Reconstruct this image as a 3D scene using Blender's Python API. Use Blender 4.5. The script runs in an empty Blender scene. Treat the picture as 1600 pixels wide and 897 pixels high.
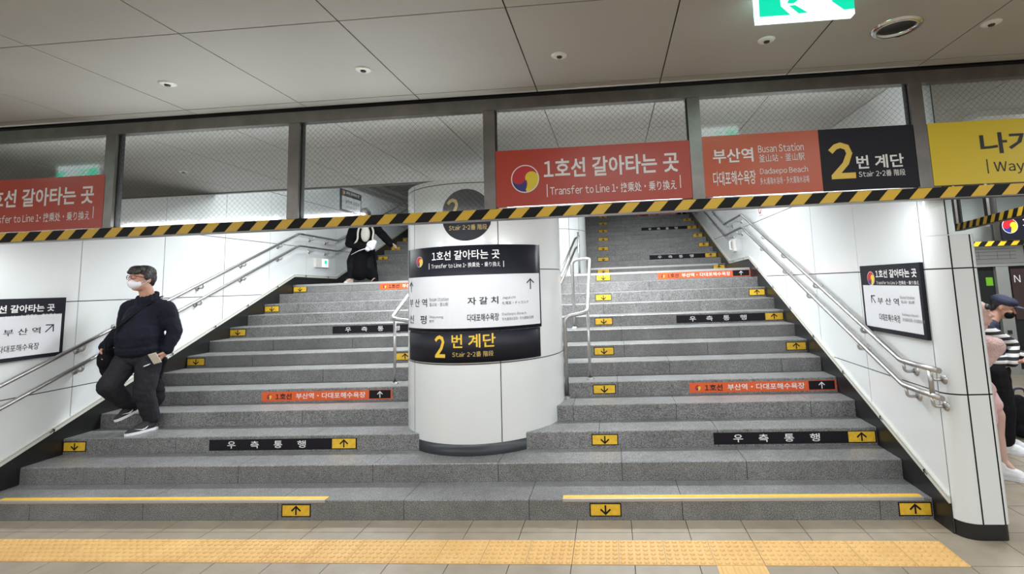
import bpy, bmesh, math, random
from math import sin, cos, pi, radians as R
from mathutils import Vector as V, Matrix

# ---------------------------------------------------------------- camera
SC = bpy.context.scene
COL = SC.collection
CX, CY, FPX = 892.165, 357.937, 771.757
CAM = V((0.3281, -3.9282, 1.77))
RT = V((0.99615156, 0.07954969, -0.03679562))
UP = V((0.04522, -0.10718, 0.99321))
FW = V((-0.07506564, 0.99105183, 0.11036951))
UP = (UP - RT * UP.dot(RT) - FW * UP.dot(FW)).normalized()
cam_data = bpy.data.cameras.new('camera')
cam = bpy.data.objects.new('camera', cam_data)
COL.objects.link(cam)
cam.matrix_world = Matrix(((RT.x, UP.x, -FW.x, CAM.x), (RT.y, UP.y, -FW.y, CAM.y), (RT.z, UP.z, -FW.z, CAM.z), (0, 0, 0, 1)))
cam_data.sensor_width = 36
cam_data.lens = FPX / 1600 * 36
cam_data.shift_x = (800 - CX) / 1600
cam_data.shift_y = (CY - 448.5) / 1600
cam_data.clip_end = 100
SC.camera = cam

# ---------------------------------------------------------------- world, view, lights
world = bpy.data.worlds.new('world')
SC.world = world
world.use_nodes = True
world.node_tree.nodes['Background'].inputs[0].default_value = (0.8, 0.85, 0.9, 1)
world.node_tree.nodes['Background'].inputs[1].default_value = 0.05
vs = SC.view_settings
SC.display_settings.display_device = 'sRGB'
vs.view_transform = 'Standard'
vs.look = 'None'
vs.gamma = 1
vs.use_curve_mapping = False
vs.exposure = 0.12
SC.cycles.use_denoising = True
SC.cycles.max_bounces = 8
SC.cycles.transparent_max_bounces = 16
SC.cycles.sample_clamp_indirect = 4

HC = 3.2            # hall ceiling
VOID = 4.3          # ceiling over the stairs
E_HALL = 66.0
E_ADDED_NEAR = 24.0
E_ADDED_UP = 15.0
E_ADDED_DOWN = 13.0
E_STAIR = 24.0
E_PASS = 80.0
E_ADDED_EDGE = 78.0
COOL = (0.93, 0.97, 1.0)
WARM = (0.955, 0.98, 1.0)
# (x, y, z of the diffuser, size x, size y, watts, colour)
LAMPS = []
for x in (-8.2, -6.55, -4.9):
    LAMPS.append((x, -5.5, HC - 0.012, 1.5, 0.12, E_HALL, WARM, 'hall'))
for x in (-2.6, -0.2, 2.2, 4.6, 7.0):
    LAMPS.append((x, -6.3, HC - 0.012, 1.5, 0.16, E_HALL, WARM, 'hall'))
for x in (0.5, 2.6):
    LAMPS.append((x, -2.75, HC - 0.012, 1.3, 0.16, E_ADDED_NEAR, WARM, 'hall'))  # added pair out of view, brightens the lowest treads
for x in (-4.1, -2.5, 0.4, 1.7):
    LAMPS.append((x, 3.0, VOID - 0.06, 0.16, 1.0, E_STAIR, COOL, 'stair'))
for x in (-3.2, -2.0, -0.1, 0.9):
    LAMPS.append((x, 2.62, HC + 0.08, 1.2, 0.14, E_ADDED_EDGE, COOL, 'edge'))  # added row hidden past the ceiling edge to brighten the stairwell
for x in (-3.9, 1.5):
    LAMPS.append((x, 6.3, VOID - 0.06, 0.16, 1.3, E_STAIR * 0.75, COOL, 'stair'))
for x, y in ((4.4, 0.8), (6.4, 3.6), (6.0, -2.4)):
    LAMPS.append((x, y, HC - 0.06, 1.3, 0.16, E_PASS, COOL, 'passage'))

# ---------------------------------------------------------------- helpers
def un(px, py, ax, v):
    r = RT * ((px - CX) / FPX) - UP * ((py - CY) / FPX) + FW
    i = 'XYZ'.index(ax)
    return CAM + r * ((v - CAM[i]) / r[i])

D, H = 0.3477, 0.1479
XL, XR = -5.09, 2.5645
YB = -0.36
COLC, COLR = V((-1.0, 1.32, 0)), 0.80

def uncyl(px, py):
    """pixel -> (arc length, height) on the front column"""
    r = RT * ((px - CX) / FPX) - UP * ((py - CY) / FPX) + FW
    o = CAM - COLC
    a = r.x * r.x + r.y * r.y; b = 2 * (o.x * r.x + o.y * r.y); c = o.x * o.x + o.y * o.y - COLR * COLR
    t = (-b - math.sqrt(max(0, b * b - 4 * a * c))) / (2 * a)
    p = CAM + r * t
    return math.atan2(p.x - COLC.x, -(p.y - COLC.y)) * COLR, p.z

class MB:
    def __init__(s):
        s.v = []; s.f = []; s.m = []; s.sm = []
    def add(s, verts, faces, mi=0, smooth=False):
        o = len(s.v)
        s.v += [tuple(p) for p in verts]
        for f in faces:
            s.f.append([i + o for i in f]); s.m.append(mi); s.sm.append(smooth)
        return s
    def box(s, x0, x1, y0, y1, z0, z1, mi=0):
        x0, x1 = sorted((x0, x1)); y0, y1 = sorted((y0, y1)); z0, z1 = sorted((z0, z1))
        vs_ = [(x, y, z) for z in (z0, z1) for y in (y0, y1) for x in (x0, x1)]
        return s.add(vs_, [(0, 2, 3, 1), (4, 5, 7, 6), (0, 1, 5, 4), (2, 6, 7, 3), (0, 4, 6, 2), (1, 3, 7, 5)], mi)
    def prism(s, poly, fn0, fn1, mi=0, smooth=False):
        """poly: 2-D points, fn0/fn1 place them in 3-D on the two ends"""
        n = len(poly)
        a = [fn0(*p) for p in poly]; b = [fn1(*p) for p in poly]
        s.add(a + b, [list(range(n))[::-1], list(range(n, 2 * n))], mi)
        return s.add(a + b, [(i, (i + 1) % n, n + (i + 1) % n, n + i) for i in range(n)], mi, smooth)
    def tube(s, pts, r, mi=0, n=12, caps=True, rads=None):
        pts = [V(p) for p in pts]
        tang = []
        for i in range(len(pts)):
            a = pts[max(i - 1, 0)]; b = pts[min(i + 1, len(pts) - 1)]
            tang.append((b - a).normalized())
        ref = V((0, 0, 1)) if abs(tang[0].z) < 0.9 else V((1, 0, 0))
        nrm = tang[0].cross(ref).normalized()
        vs_ = []
        for i, p in enumerate(pts):
            nrm = (nrm - tang[i] * nrm.dot(tang[i])).normalized()
            bi = tang[i].cross(nrm)
            rr = rads[i] if rads else r
            for k in range(n):
                a = 2 * pi * k / n
                vs_.append(p + (nrm * cos(a) + bi * sin(a)) * rr)
        fs = []
        for i in range(len(pts) - 1):
            for k in range(n):
                fs.append((i * n + k, i * n + (k + 1) % n, (i + 1) * n + (k + 1) % n, (i + 1) * n + k))
        s.add(vs_, fs, mi, True)
        if caps:
            s.add(vs_[:n], [list(range(n))[::-1]], mi)
            s.add(vs_[-n:], [list(range(n))], mi)
        return s
    def lathe(s, prof, c, axis=(0, 0, 1), n=24, mi=0, smooth=True):
        """prof: (radius, height) pairs around axis at c"""
        ax = V(axis).normalized()
        u = ax.orthogonal().normalized(); w = ax.cross(u)
        vs_ = []
        for r, h in prof:
            for k in range(n):
                a = 2 * pi * k / n
                vs_.append(V(c) + ax * h + (u * cos(a) + w * sin(a)) * r)
        fs = []
        for i in range(len(prof) - 1):
            for k in range(n):
                fs.append((i * n + k, i * n + (k + 1) % n, (i + 1) * n + (k + 1) % n, (i + 1) * n + k))
        return s.add(vs_, fs, mi, smooth)
    def build(s, name, mats, parent=None, origin=None):
        me = bpy.data.meshes.new(name)
        off = V(parent.location) if parent is not None else (V(origin) if origin is not None else V((0, 0, 0)))
        if parent is not None and parent.parent is not None:
            off = off + V(parent.parent.location)
        me.from_pydata([tuple(V(p) - off) for p in s.v], [], s.f)
        if not isinstance(mats, (list, tuple)):
            mats = [mats]
        for m in mats:
            me.materials.append(m)
        for p, mi, sm in zip(me.polygons, s.m, s.sm):
            p.material_index = mi; p.use_smooth = sm
        me.update()
        bm = bmesh.new(); bm.from_mesh(me)
        bmesh.ops.remove_doubles(bm, verts=bm.verts, dist=1e-6)
        bmesh.ops.recalc_face_normals(bm, faces=bm.faces)
        bm.to_mesh(me); bm.free()
        o = bpy.data.objects.new(name, me)
        COL.objects.link(o)
        if parent is not None:
            o.parent = parent
        elif origin is not None:
            o.location = origin
        return o

def flat(mb, name, mats, parent=None, origin=None):
    """build keeping the face directions as given (for lettering sheets)"""
    return mb.build(name, mats, parent, origin)

def thing(name, label, cat, loc=(0, 0, 0), group=None):
    o = bpy.data.objects.new(name, None)
    COL.objects.link(o)
    o.empty_display_size = 0.1
    o.location = loc
    return tag(o, label, cat, group)

def tag(o, label, cat, group=None):
    o['label'] = label; o['category'] = cat
    if group: o['group'] = group
    return o

def struct(o):
    o['kind'] = 'structure'
    return o

def dup(root, delta, label=None, group=None):
    r = root.copy(); COL.objects.link(r)
    r.location = V(root.location) + V(delta)
    if label: r['label'] = label
    if group: r['group'] = group
    for ch in list(root.children):
        c = ch.copy(); COL.objects.link(c); c.parent = r
        for g in list(ch.children):
            e = g.copy(); COL.objects.link(e); e.parent = c
    return r

# ---------------------------------------------------------------- materials
def mat(name, col, rough=0.5, metal=0.0, spec=0.5, noise=None, bump=None, coat=0.0, emit=None, sheen=0.0):
    m = bpy.data.materials.new(name); m.use_nodes = True
    nt = m.node_tree; b = nt.nodes['Principled BSDF']
    b.inputs['Base Color'].default_value = (*col, 1)
    b.inputs['Roughness'].default_value = rough
    b.inputs['Metallic'].default_value = metal
    b.inputs['Specular IOR Level'].default_value = spec
    b.inputs['Coat Weight'].default_value = coat
    b.inputs['Sheen Weight'].default_value = sheen
    if emit:
        b.inputs['Emission Color'].default_value = (*emit[0], 1)
        b.inputs['Emission Strength'].default_value = emit[1]
    tc = None
    def coords():
        nonlocal tc
        if tc is None:
            tc = nt.nodes.new('ShaderNodeNewGeometry')
        return tc.outputs['Position']
    if noise:
        # list of (scale, low colour, high colour, detail, contrast low, contrast high, factor)
        prev = None
        for sc_, lo, hi, det, c0, c1, fac in noise:
            n = nt.nodes.new('ShaderNodeTexNoise'); n.inputs['Scale'].default_value = sc_; n.inputs['Detail'].default_value = det
            nt.links.new(coords(), n.inputs['Vector'])
            r = nt.nodes.new('ShaderNodeValToRGB')
            r.color_ramp.elements[0].position = c0; r.color_ramp.elements[1].position = c1
            r.color_ramp.elements[0].color = (*lo, 1); r.color_ramp.elements[1].color = (*hi, 1)
            nt.links.new(n.outputs['Fac'], r.inputs['Fac'])
            if prev is None:
                prev = r.outputs['Color']
            else:
                mx = nt.nodes.new('ShaderNodeMix'); mx.data_type = 'RGBA'; mx.blend_type = 'MULTIPLY'
                mx.inputs['Factor'].default_value = fac
                nt.links.new(prev, mx.inputs['A']); nt.links.new(r.outputs['Color'], mx.inputs['B'])
                prev = mx.outputs['Result']
        nt.links.new(prev, b.inputs['Base Color'])
    if bump:
        n = nt.nodes.new('ShaderNodeTexNoise'); n.inputs['Scale'].default_value = bump[0]; n.inputs['Detail'].default_value = 4
        nt.links.new(coords(), n.inputs['Vector'])
        bp = nt.nodes.new('ShaderNodeBump'); bp.inputs['Strength'].default_value = bump[1]; bp.inputs['Distance'].default_value = bump[2]
        nt.links.new(n.outputs['Fac'], bp.inputs['Height']); nt.links.new(bp.outputs['Normal'], b.inputs['Normal'])
    return m

def g(v): return (v, v, v)
M = {}
M['granite'] = mat('granite', g(.21), .36, noise=[(150, (.07, .07, .069), (.345, .345, .34), 3, .36, .62, 1), (2.2, g(.78), g(1.0), 4, .35, .65, 1), (14, g(.86), g(1.0), 5, .35, .6, 1)], bump=(220, .12, .002))
M['joint'] = mat('stone_joint', g(.03), .9)
M['floor_tile'] = mat('floor_tile', (.30, .27, .23), .38, noise=[(1.6, (.30, .25, .185), (.39, .335, .255), 4, .3, .7, 1), (240, g(.80), g(1.0), 2, .35, .65, 1), (9, g(.9), g(1.0), 5, .35, .6, 1)])
M['floor_joint'] = mat('floor_joint', (.07, .06, .05), .9)
M['tactile'] = mat('tactile_tile', (.66, .42, .17), .6, noise=[(3, (.66, .39, .13), (.75, .47, .175), 5, .3, .7, 1), (160, g(.88), g(1.0), 2, .3, .7, 1)])
M['panel'] = mat('wall_panel', (.71, .735, .735), .22, noise=[(1.1, (.695, .72, .72), (.735, .755, .755), 3, .3, .7, 1)], coat=.3)
M['seam'] = mat('panel_seam', g(.02), .8)
M['skirt'] = mat('black_stone', g(.012), .3)
M['base'] = mat('column_base', (.02, .024, .03), .35)
M['trim'] = mat('trim_metal', (.66, .67, .60), .35, metal=.2)
M['ceil'] = mat('ceiling_panel', (.40, .385, .36), .6, noise=[(1.4, (.385, .37, .345), (.42, .405, .38), 4, .3, .7, 1)])
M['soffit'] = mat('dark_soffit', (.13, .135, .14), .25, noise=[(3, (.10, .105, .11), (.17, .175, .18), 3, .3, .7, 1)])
M['hall'] = mat('hall_wall', (.55, .55, .53), .5)
M['steel'] = mat('stainless_steel', (.50, .49, .48), .36, metal=1, noise=[(40, (.46, .45, .44), (.54, .53, .52), 3, .3, .7, 1)])
M['frame'] = mat('brushed_frame', (.20, .19, .18), .36, metal=1, noise=[(8, (.18, .17, .16), (.24, .225, .21), 4, .3, .7, 1)])
M['wire'] = mat('wire', (.10, .11, .11), .6)
M['gap'] = mat('shadow_gap', g(.012), .8)
M['yellow'] = mat('hazard_yellow', (.75, .46, .025), .35)
M['black'] = mat('hazard_black', g(.010), .5, spec=.2)
M['signred'] = mat('sign_red', (.44, .045, .022), .32)
M['signorange'] = mat('sign_orange', (.52, .085, .025), .32)
M['signdark'] = mat('sign_dark', (.012, .012, .019), .5, spec=.25)
M['signyellow'] = mat('sign_yellow', (.68, .50, .02), .35)
M['signwhite'] = mat('sign_white', (.70, .71, .74), .25)
M['white'] = mat('lettering_white', (.80, .79, .78), .4)
M['gold'] = mat('lettering_gold', (.76, .50, .05), .35)
M['dullgold'] = mat('lettering_dull_gold', (.50, .36, .12), .4)
M['ink'] = mat('lettering_black', g(.015), .5)
M['grey'] = mat('lettering_grey', g(.16), .5)
M['embred'] = mat('emblem_red', (.50, .02, .03), .4)
M['embblue'] = mat('emblem_blue', (.03, .03, .20), .4)
M['embyellow'] = mat('emblem_yellow', (.78, .60, .03), .4)
M['stickyellow'] = mat('sticker_yellow', (.78, .48, .03), .5, noise=[(30, (.72, .43, .025), (.84, .53, .04), 4, .35, .65, 1)])
M['stickorange'] = mat('sticker_orange', (.72, .11, .025), .45)
M['stickblack'] = mat('sticker_black', (.011, .009, .013), .55, spec=.2)
M['nosing'] = mat('yellow_nosing', (.74, .44, .04), .55, noise=[(30, (.70, .40, .03), (.78, .49, .06), 4, .35, .65, 1)])
M['alu'] = mat('aluminium', (.52, .51, .50), .42, metal=.6)
M['chrome'] = mat('chrome_ring', (.70, .69, .67), .12, metal=1)
M['plastic'] = mat('white_plastic', (.74, .73, .70), .35)
M['darkcup'] = mat('dark_reflector', g(.05), .35, metal=.6)
M['exgreen'] = mat('exit_green', (.0, .42, .25), .4, emit=((.0, .62, .36), 1.0))
M['exwhite'] = mat('exit_white', (.75, .75, .78), .4, emit=((.85, .88, 1.0), 1.0))
M['exgreenb'] = mat('exit_green_rear_boosted', (.0, .42, .25), .4, emit=((.0, .62, .36), 6.0))  # rear copies glow stronger than the front to strengthen the glass reflection
M['exwhiteb'] = mat('exit_white_rear_boosted', (.75, .75, .78), .4, emit=((.75, .95, .95), 3.6))
M['lampdiff'] = mat('lamp_diffuser', (.9, .9, .9), .4, emit=((.95, .98, 1.0), 6.0))
M['fixture'] = mat('lamp_housing', (.7, .7, .7), .5)
M['skin'] = mat('skin', (.50, .27, .19), .5)
M['skin2'] = mat('pale_skin', (.58, .38, .31), .5)
M['hair'] = mat('black_hair', (.016, .013, .012), .45, bump=(120, .6, .01))
M['hair2'] = mat('ash_hair', (.03, .029, .028), .5, bump=(120, .6, .01))
M['navy'] = mat('navy_jacket', (.006, .007, .015), .85, spec=.25, bump=(38, .5, .012))
M['char'] = mat('charcoal_trousers', (.018, .018, .022), .85, spec=.25, bump=(30, .5, .012))
M['coat'] = mat('black_coat', (.004, .004, .005), .9, spec=.15, bump=(24, .5, .02))
M['blackcloth'] = mat('black_cloth', (.006, .006, .008), .85, spec=.2, bump=(30, .4, .01))
M['maskw'] = mat('white_mask', (.72, .72, .75), .7, bump=(50, .3, .006))
M['cream'] = mat('cream_knit', (.55, .53, .47), .85, bump=(60, .5, .008))
M['shoeb'] = mat('black_knit_shoe', g(.015), .7)
M['shoew'] = mat('white_shoe', (.75, .76, .79), .55)
M['pink'] = mat('pale_pink_cloth', (.68, .44, .45), .85, bump=(40, .4, .01))
M['fluff'] = mat('pink_fleece', (.66, .42, .39), .95, bump=(70, 1.0, .02), sheen=.4)
M['capnavy'] = mat('navy_cap', (.022, .027, .06), .75)
M['lens'] = mat('glasses_frame', (.10, .03, .02), .3)
M['mauve'] = mat('grey_shirt', (.50, .49, .46), .8)
M['doorglass'] = mat('dark_door_glass', (.012, .016, .016), .08)
M['doorframe'] = mat('door_frame', (.42, .43, .42), .35, metal=.5)
M['greenstick'] = mat('green_sticker', (.16, .42, .02), .5)
M['maroon'] = mat('advert_panel', (.05, .03, .03), .3)
M['rubber'] = mat('black_rubber', g(.02), .7)
M['phone'] = mat('phone_case', (.62, .55, .45), .4)

def striped(name, a, b, scale, axis=2):
    m = bpy.data.materials.new(name); m.use_nodes = True
    nt = m.node_tree; bs = nt.nodes['Principled BSDF']; bs.inputs['Roughness'].default_value = .85
    tcn = nt.nodes.new('ShaderNodeTexCoord'); sp = nt.nodes.new('ShaderNodeSeparateXYZ')
    nt.links.new(tcn.outputs['Object'], sp.inputs[0])
    mu = nt.nodes.new('ShaderNodeMath'); mu.operation = 'MULTIPLY'; mu.inputs[1].default_value = scale
    nt.links.new(sp.outputs[axis], mu.inputs[0])
    fr = nt.nodes.new('ShaderNodeMath'); fr.operation = 'FRACT'; nt.links.new(mu.outputs[0], fr.inputs[0])
    gt = nt.nodes.new('ShaderNodeMath'); gt.operation = 'GREATER_THAN'; gt.inputs[1].default_value = .5; nt.links.new(fr.outputs[0], gt.inputs[0])
    mx = nt.nodes.new('ShaderNodeMix'); mx.data_type = 'RGBA'
    mx.inputs['A'].default_value = (*a, 1); mx.inputs['B'].default_value = (*b, 1)
    nt.links.new(gt.outputs[0], mx.inputs['Factor']); nt.links.new(mx.outputs['Result'], bs.inputs['Base Color'])
    return m
M['stripe'] = striped('striped_knit', (.015, .015, .02), (.66, .65, .64), 16)

def glass_mat():
    m = bpy.data.materials.new('wired_glass'); m.use_nodes = True
    nt = m.node_tree; nt.nodes.clear()
    out = nt.nodes.new('ShaderNodeOutputMaterial')
    tr = nt.nodes.new('ShaderNodeBsdfTransparent'); tr.inputs[0].default_value = (.93, .96, .95, 1)
    df = nt.nodes.new('ShaderNodeBsdfDiffuse'); df.inputs[0].default_value = (.75, .80, .79, 1)
    gl = nt.nodes.new('ShaderNodeBsdfGlossy'); gl.inputs['Roughness'].default_value = .06
    m1 = nt.nodes.new('ShaderNodeMixShader'); m1.inputs[0].default_value = .04
    nt.links.new(tr.outputs[0], m1.inputs[1]); nt.links.new(df.outputs[0], m1.inputs[2])
    lw = nt.nodes.new('ShaderNodeFresnel'); lw.inputs['IOR'].default_value = 1.8
    m2 = nt.nodes.new('ShaderNodeMixShader')
    nt.links.new(lw.outputs[0], m2.inputs[0]); nt.links.new(m1.outputs[0], m2.inputs[1]); nt.links.new(gl.outputs[0], m2.inputs[2])
    nt.links.new(m2.outputs[0], out.inputs[0])
    return m
M['glass'] = glass_mat()

# ---------------------------------------------------------------- lettering
_tc = {}
def run_mesh(body, bold):
    cu = bpy.data.curves.new('t', 'FONT'); cu.body = body; cu.size = 1; cu.resolution_u = 2; cu.offset = bold
    ob = bpy.data.objects.new('t', cu); COL.objects.link(ob)
    dg = bpy.context.evaluated_depsgraph_get()
    me = bpy.data.meshes.new_from_object(ob.evaluated_get(dg))
    r = ([(p.co.x, p.co.y) for p in me.vertices], [list(p.vertices) for p in me.polygons])
    bpy.data.objects.remove(ob); bpy.data.curves.remove(cu); bpy.data.meshes.remove(me)
    return r
def glyphs(body, bold=0.0):
    """outline of a line of lettering in the unit box; latin letters and digits are
    set one by one in the same plain sans-serif as the Korean"""
    key = (body, bold)
    if key in _tc: return _tc[key]
    runs = []
    for ch in body:
        lat = ch.isascii() and ch.isalnum()
        if lat or not runs or runs[-1][0] != 'k': runs.append(['l' if lat else 'k', ch])
        else: runs[-1][1] += ch
    V_, F_ = [], []; x = 0.0; prev = None
    for kind, txt in runs:
        if txt.strip() == '':
            x += .26 * len(txt) if prev == 'l' else .30 * len(txt); continue
        lead = len(txt) - len(txt.lstrip()); trail = len(txt) - len(txt.rstrip())
        ck = ('run', txt.strip(), bold)
        if ck not in _tc:
            t_ = chr(ord(txt) + 0xFEE0) if kind == 'l' else txt.strip()
            _tc[ck] = run_mesh(t_, bold * (.8 if kind == 'l' else 1))
        vs_, fs = _tc[ck]
        x0 = min(p[0] for p in vs_); x1 = max(p[0] for p in vs_)
        x += .26 * lead + (.085 if prev is not None else 0)
        if txt.strip() == '\u30fb': x += .06
        o = len(V_)
        V_ += [(x + p[0] - x0, p[1]) for p in vs_]; F_ += [[i + o for i in f] for f in fs]
        x += x1 - x0 + .26 * trail
        if txt.strip() == '\u30fb': x += .06
        prev = kind
    x0 = min(p[0] for p in V_); x1 = max(p[0] for p in V_); y0 = min(p[1] for p in V_); y1 = max(p[1] for p in V_)
    _tc[key] = ([((a - x0) / (x1 - x0), (b - y0) / (y1 - y0)) for a, b in V_], F_)
    return _tc[key]

class Sheet:
    """flat artwork on a surface; place(u, v, lift) gives the 3-D point"""
    def __init__(s, place):
        s.mb = MB(); s.place = place; s.mats = []; s.cuts = []
    def mi(s, m):
        if m not in s.mats: s.mats.append(m)
        return s.mats.index(m)
    def cut(s, name):
        """start a new part: every line of lettering, bar and arrow is one"""
        s.cuts.append((len(s.mb.f), len(s.mb.v), name))
    def text(s, body, u0, u1, v0, v1, m, bold=0.0, lift=.0015):
        vs_, fs = glyphs(body, bold)
        s.cut('lettering')
        s.mb.add([s.place(u0 + (u1 - u0) * a, v0 + (v1 - v0) * b, lift) for a, b in vs_], fs, s.mi(m))
    def poly(s, pts, m, lift=.001):
        s.mb.add([s.place(u, v, lift) for u, v in pts], [list(range(len(pts)))], s.mi(m))
    def rect(s, u0, u1, v0, v1, m, lift=.001, n=1):
        for k in range(n):
            a = u0 + (u1 - u0) * k / n; b = u0 + (u1 - u0) * (k + 1) / n
            s.poly([(a, v0), (b, v0), (b, v1), (a, v1)], m, lift)
    def line(s, u0, v0, u1, v1, w, m, lift=.0015):
        d = V((u1 - u0, v1 - v0)).normalized(); n = V((-d.y, d.x)) * w / 2
        s.poly([(u0 - n.x, v0 - n.y), (u1 - n.x, v1 - n.y), (u1 + n.x, v1 + n.y), (u0 + n.x, v0 + n.y)], m, lift)
    def arrow(s, uc, vc, hgt, m, w, ang=0, head=.42, lift=.0015):
        """arrow pointing up, turned by ang"""
        ca, sa = cos(ang), sin(ang)
        def T(x, y): return uc + x * ca - y * sa, vc + x * sa + y * ca
        h2 = hgt / 2; hd = hgt * head
        s.line(*T(0, -h2), *T(0, h2 - w * .6), w, m, lift)
        k = w * .35
        s.line(*T(-hd, h2 - hd), *T(k, h2 + k * .2), w, m, lift + .0001)
        s.line(*T(hd, h2 - hd), *T(-k, h2 + k * .2), w, m, lift + .0002)
    def emblem(s, uc, vc, r, lift=.001, ring=True):
        def arc(cx, cy, rr, a0, a1, n=18):
            return [(cx + rr * cos(R(a0 + (a1 - a0) * i / n)), cy + rr * sin(R(a0 + (a1 - a0) * i / n))) for i in range(n + 1)]
        def P(pts): return [(uc + x * r, vc + y * r) for x, y in pts]
        if ring: s.poly(P(arc(0, 0, 1, 0, 360, 40)[:-1]), M['white'], lift)
        q = .93
        s.poly(P(arc(0, 0, q, 0, 360, 40)[:-1]), M['embred'], lift + .0004)
        # blue: left rim, under the red lobe, down to the bottom rim
        blue = arc(0, 0, q, 178, 275, 16) + arc(.52, .05, .52, 215, 180, 8) + arc(-.46, .02, .46, 8, -60, 4)[0:1] + arc(-.46, .10, .48, -20, -165, 12)
        s.poly(P(blue), M['embblue'], lift + .0008)
        yel = arc(0, 0, q, 275, 385, 22) + arc(.46, .06, .455, 45, 200, 18) + arc(-.55, -.35, .70, 20, -35, 8)
        s.poly(P(yel), M['embyellow'], lift + .0012)
    def build(s, name, parent):
        if name != 'lettering':
            return s.mb.build(name, s.mats, parent)
        cuts = s.cuts + [(len(s.mb.f), len(s.mb.v), None)]
        assert cuts[0][0] == 0
        for (f0, v0, nm), (f1, v1, _) in zip(cuts[:-1], cuts[1:]):
            k = MB(); k.v = s.mb.v[v0:v1]
            k.f = [[i - v0 for i in f] for f in s.mb.f[f0:f1]]
            mi = s.mb.m[f0]
            k.m = [0] * len(k.f); k.sm = [False] * len(k.f)
            k.build(nm, s.mats[mi], parent)

def ords(n):
    return ['', 'first', 'second', 'third', 'fourth', 'fifth', 'sixth', 'seventh', 'eighth', 'ninth', 'tenth', 'eleventh', 'twelfth', 'thirteenth', 'fourteenth'][n]

# ================================================================ SETTING
rnd = random.Random(4)
# floor of tiles over a dark bed
mb = MB()
mb.box(-9, 9.6, -9, 0.02, -.2, -.012, 1)
mb.box(XR, 9.6, 0.02, 6, -.2, -.012, 1)
mb.box(-9, XL, 0.02, 3, -.2, -.012, 1)
gx = [0.0 + .4 * k for k in range(-23, 25)]
gy = [-.186 - .4 * k for k in range(0, 23)][::-1] + [.214 + .4 * k for k in range(0, 15)]
for a, b in zip(gx[:-1], gx[1:]):
    for c, e in zip(gy[:-1], gy[1:]):
        if c > -.19 and not (a > XR - .2 or b < XL + .2):
            if c < 0: mb.box(a + .0025, b - .0025, c + .0025, min(e, 0) - .001, -.05, 0)
            continue
        if b < -9 or a > 9.6: continue
        mb.box(a + .0025, b - .0025, c + .0025, e - .0025, -.05, 0)
struct(mb.build('floor', [M['floor_tile'], M['floor_joint']]))

# ceiling panels under a dark slab, one panel carries the hole of the downlight
CXS = [-1.05 + .9 * k for k in range(-9, 13)]
CYS = [-9.0, -7.75, -6.71, -5.675, -4.64, -3.605, -2.585, -1.55, -.515, YB - .055, .625, 1.81, 2.40]
DLX, DLY, DLR = 2.07, -1.02, .118
mb = MB()
mb.box(CXS[0], CXS[-1], -9, 2.40, HC + .014, HC + .2, 1)
for a, b in zip(CXS[:-1], CXS[1:]):
    for c, e in zip(CYS[:-1], CYS[1:]):
        e2 = e - .004
        if abs(e - (YB - .055)) < 1e-6: e2 = e + .0
        c2 = c + .004
        if abs(c - (YB - .055)) < 1e-6: c2 = YB + .05
        if a < DLX < b and c < DLY < e:
            n = 48
            ring = [(DLX + DLR * cos(2 * pi * k / n), DLY + DLR * sin(2 * pi * k / n)) for k in range(n)]
            x0, x1, y0, y1 = a + .004, b - .004, c2, e2
            outer = []
            for k in range(n):
                t = 2 * pi * k / n; dx, dy = cos(t), sin(t)
                s_ = min(((x1 - DLX) / dx if dx > 1e-9 else (x0 - DLX) / dx if dx < -1e-9 else 9), ((y1 - DLY) / dy if dy > 1e-9 else (y0 - DLY) / dy if dy < -1e-9 else 9))
                outer.append((DLX + dx * s_, DLY + dy * s_))
            vs_ = [(x, y, HC) for x, y in ring + outer]
            mb.add(vs_, [(k, (k + 1) % n, n + (k + 1) % n, n + k) for k in range(n)])
            for cx_, cy_ in ((x0, y0), (x1, y0), (x1, y1), (x0, y1)):
                o2 = sorted(range(n), key=lambda k: (outer[k][0] - cx_) ** 2 + (outer[k][1] - cy_) ** 2)[:2]
                mb.add([(*outer[o2[0]], HC), (*outer[o2[1]], HC), (cx_, cy_, HC)], [(0, 1, 2)])
            continue
        mb.box(a + .004, b - .004, c2, e2, HC, HC + .012)
ceil = mb.build('ceiling', [M['ceil'], M['gap']])
struct(ceil)
# the slab above the downlight is pierced by its cup: keep it clear of the slab by building the cup inside the panel hole

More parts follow.
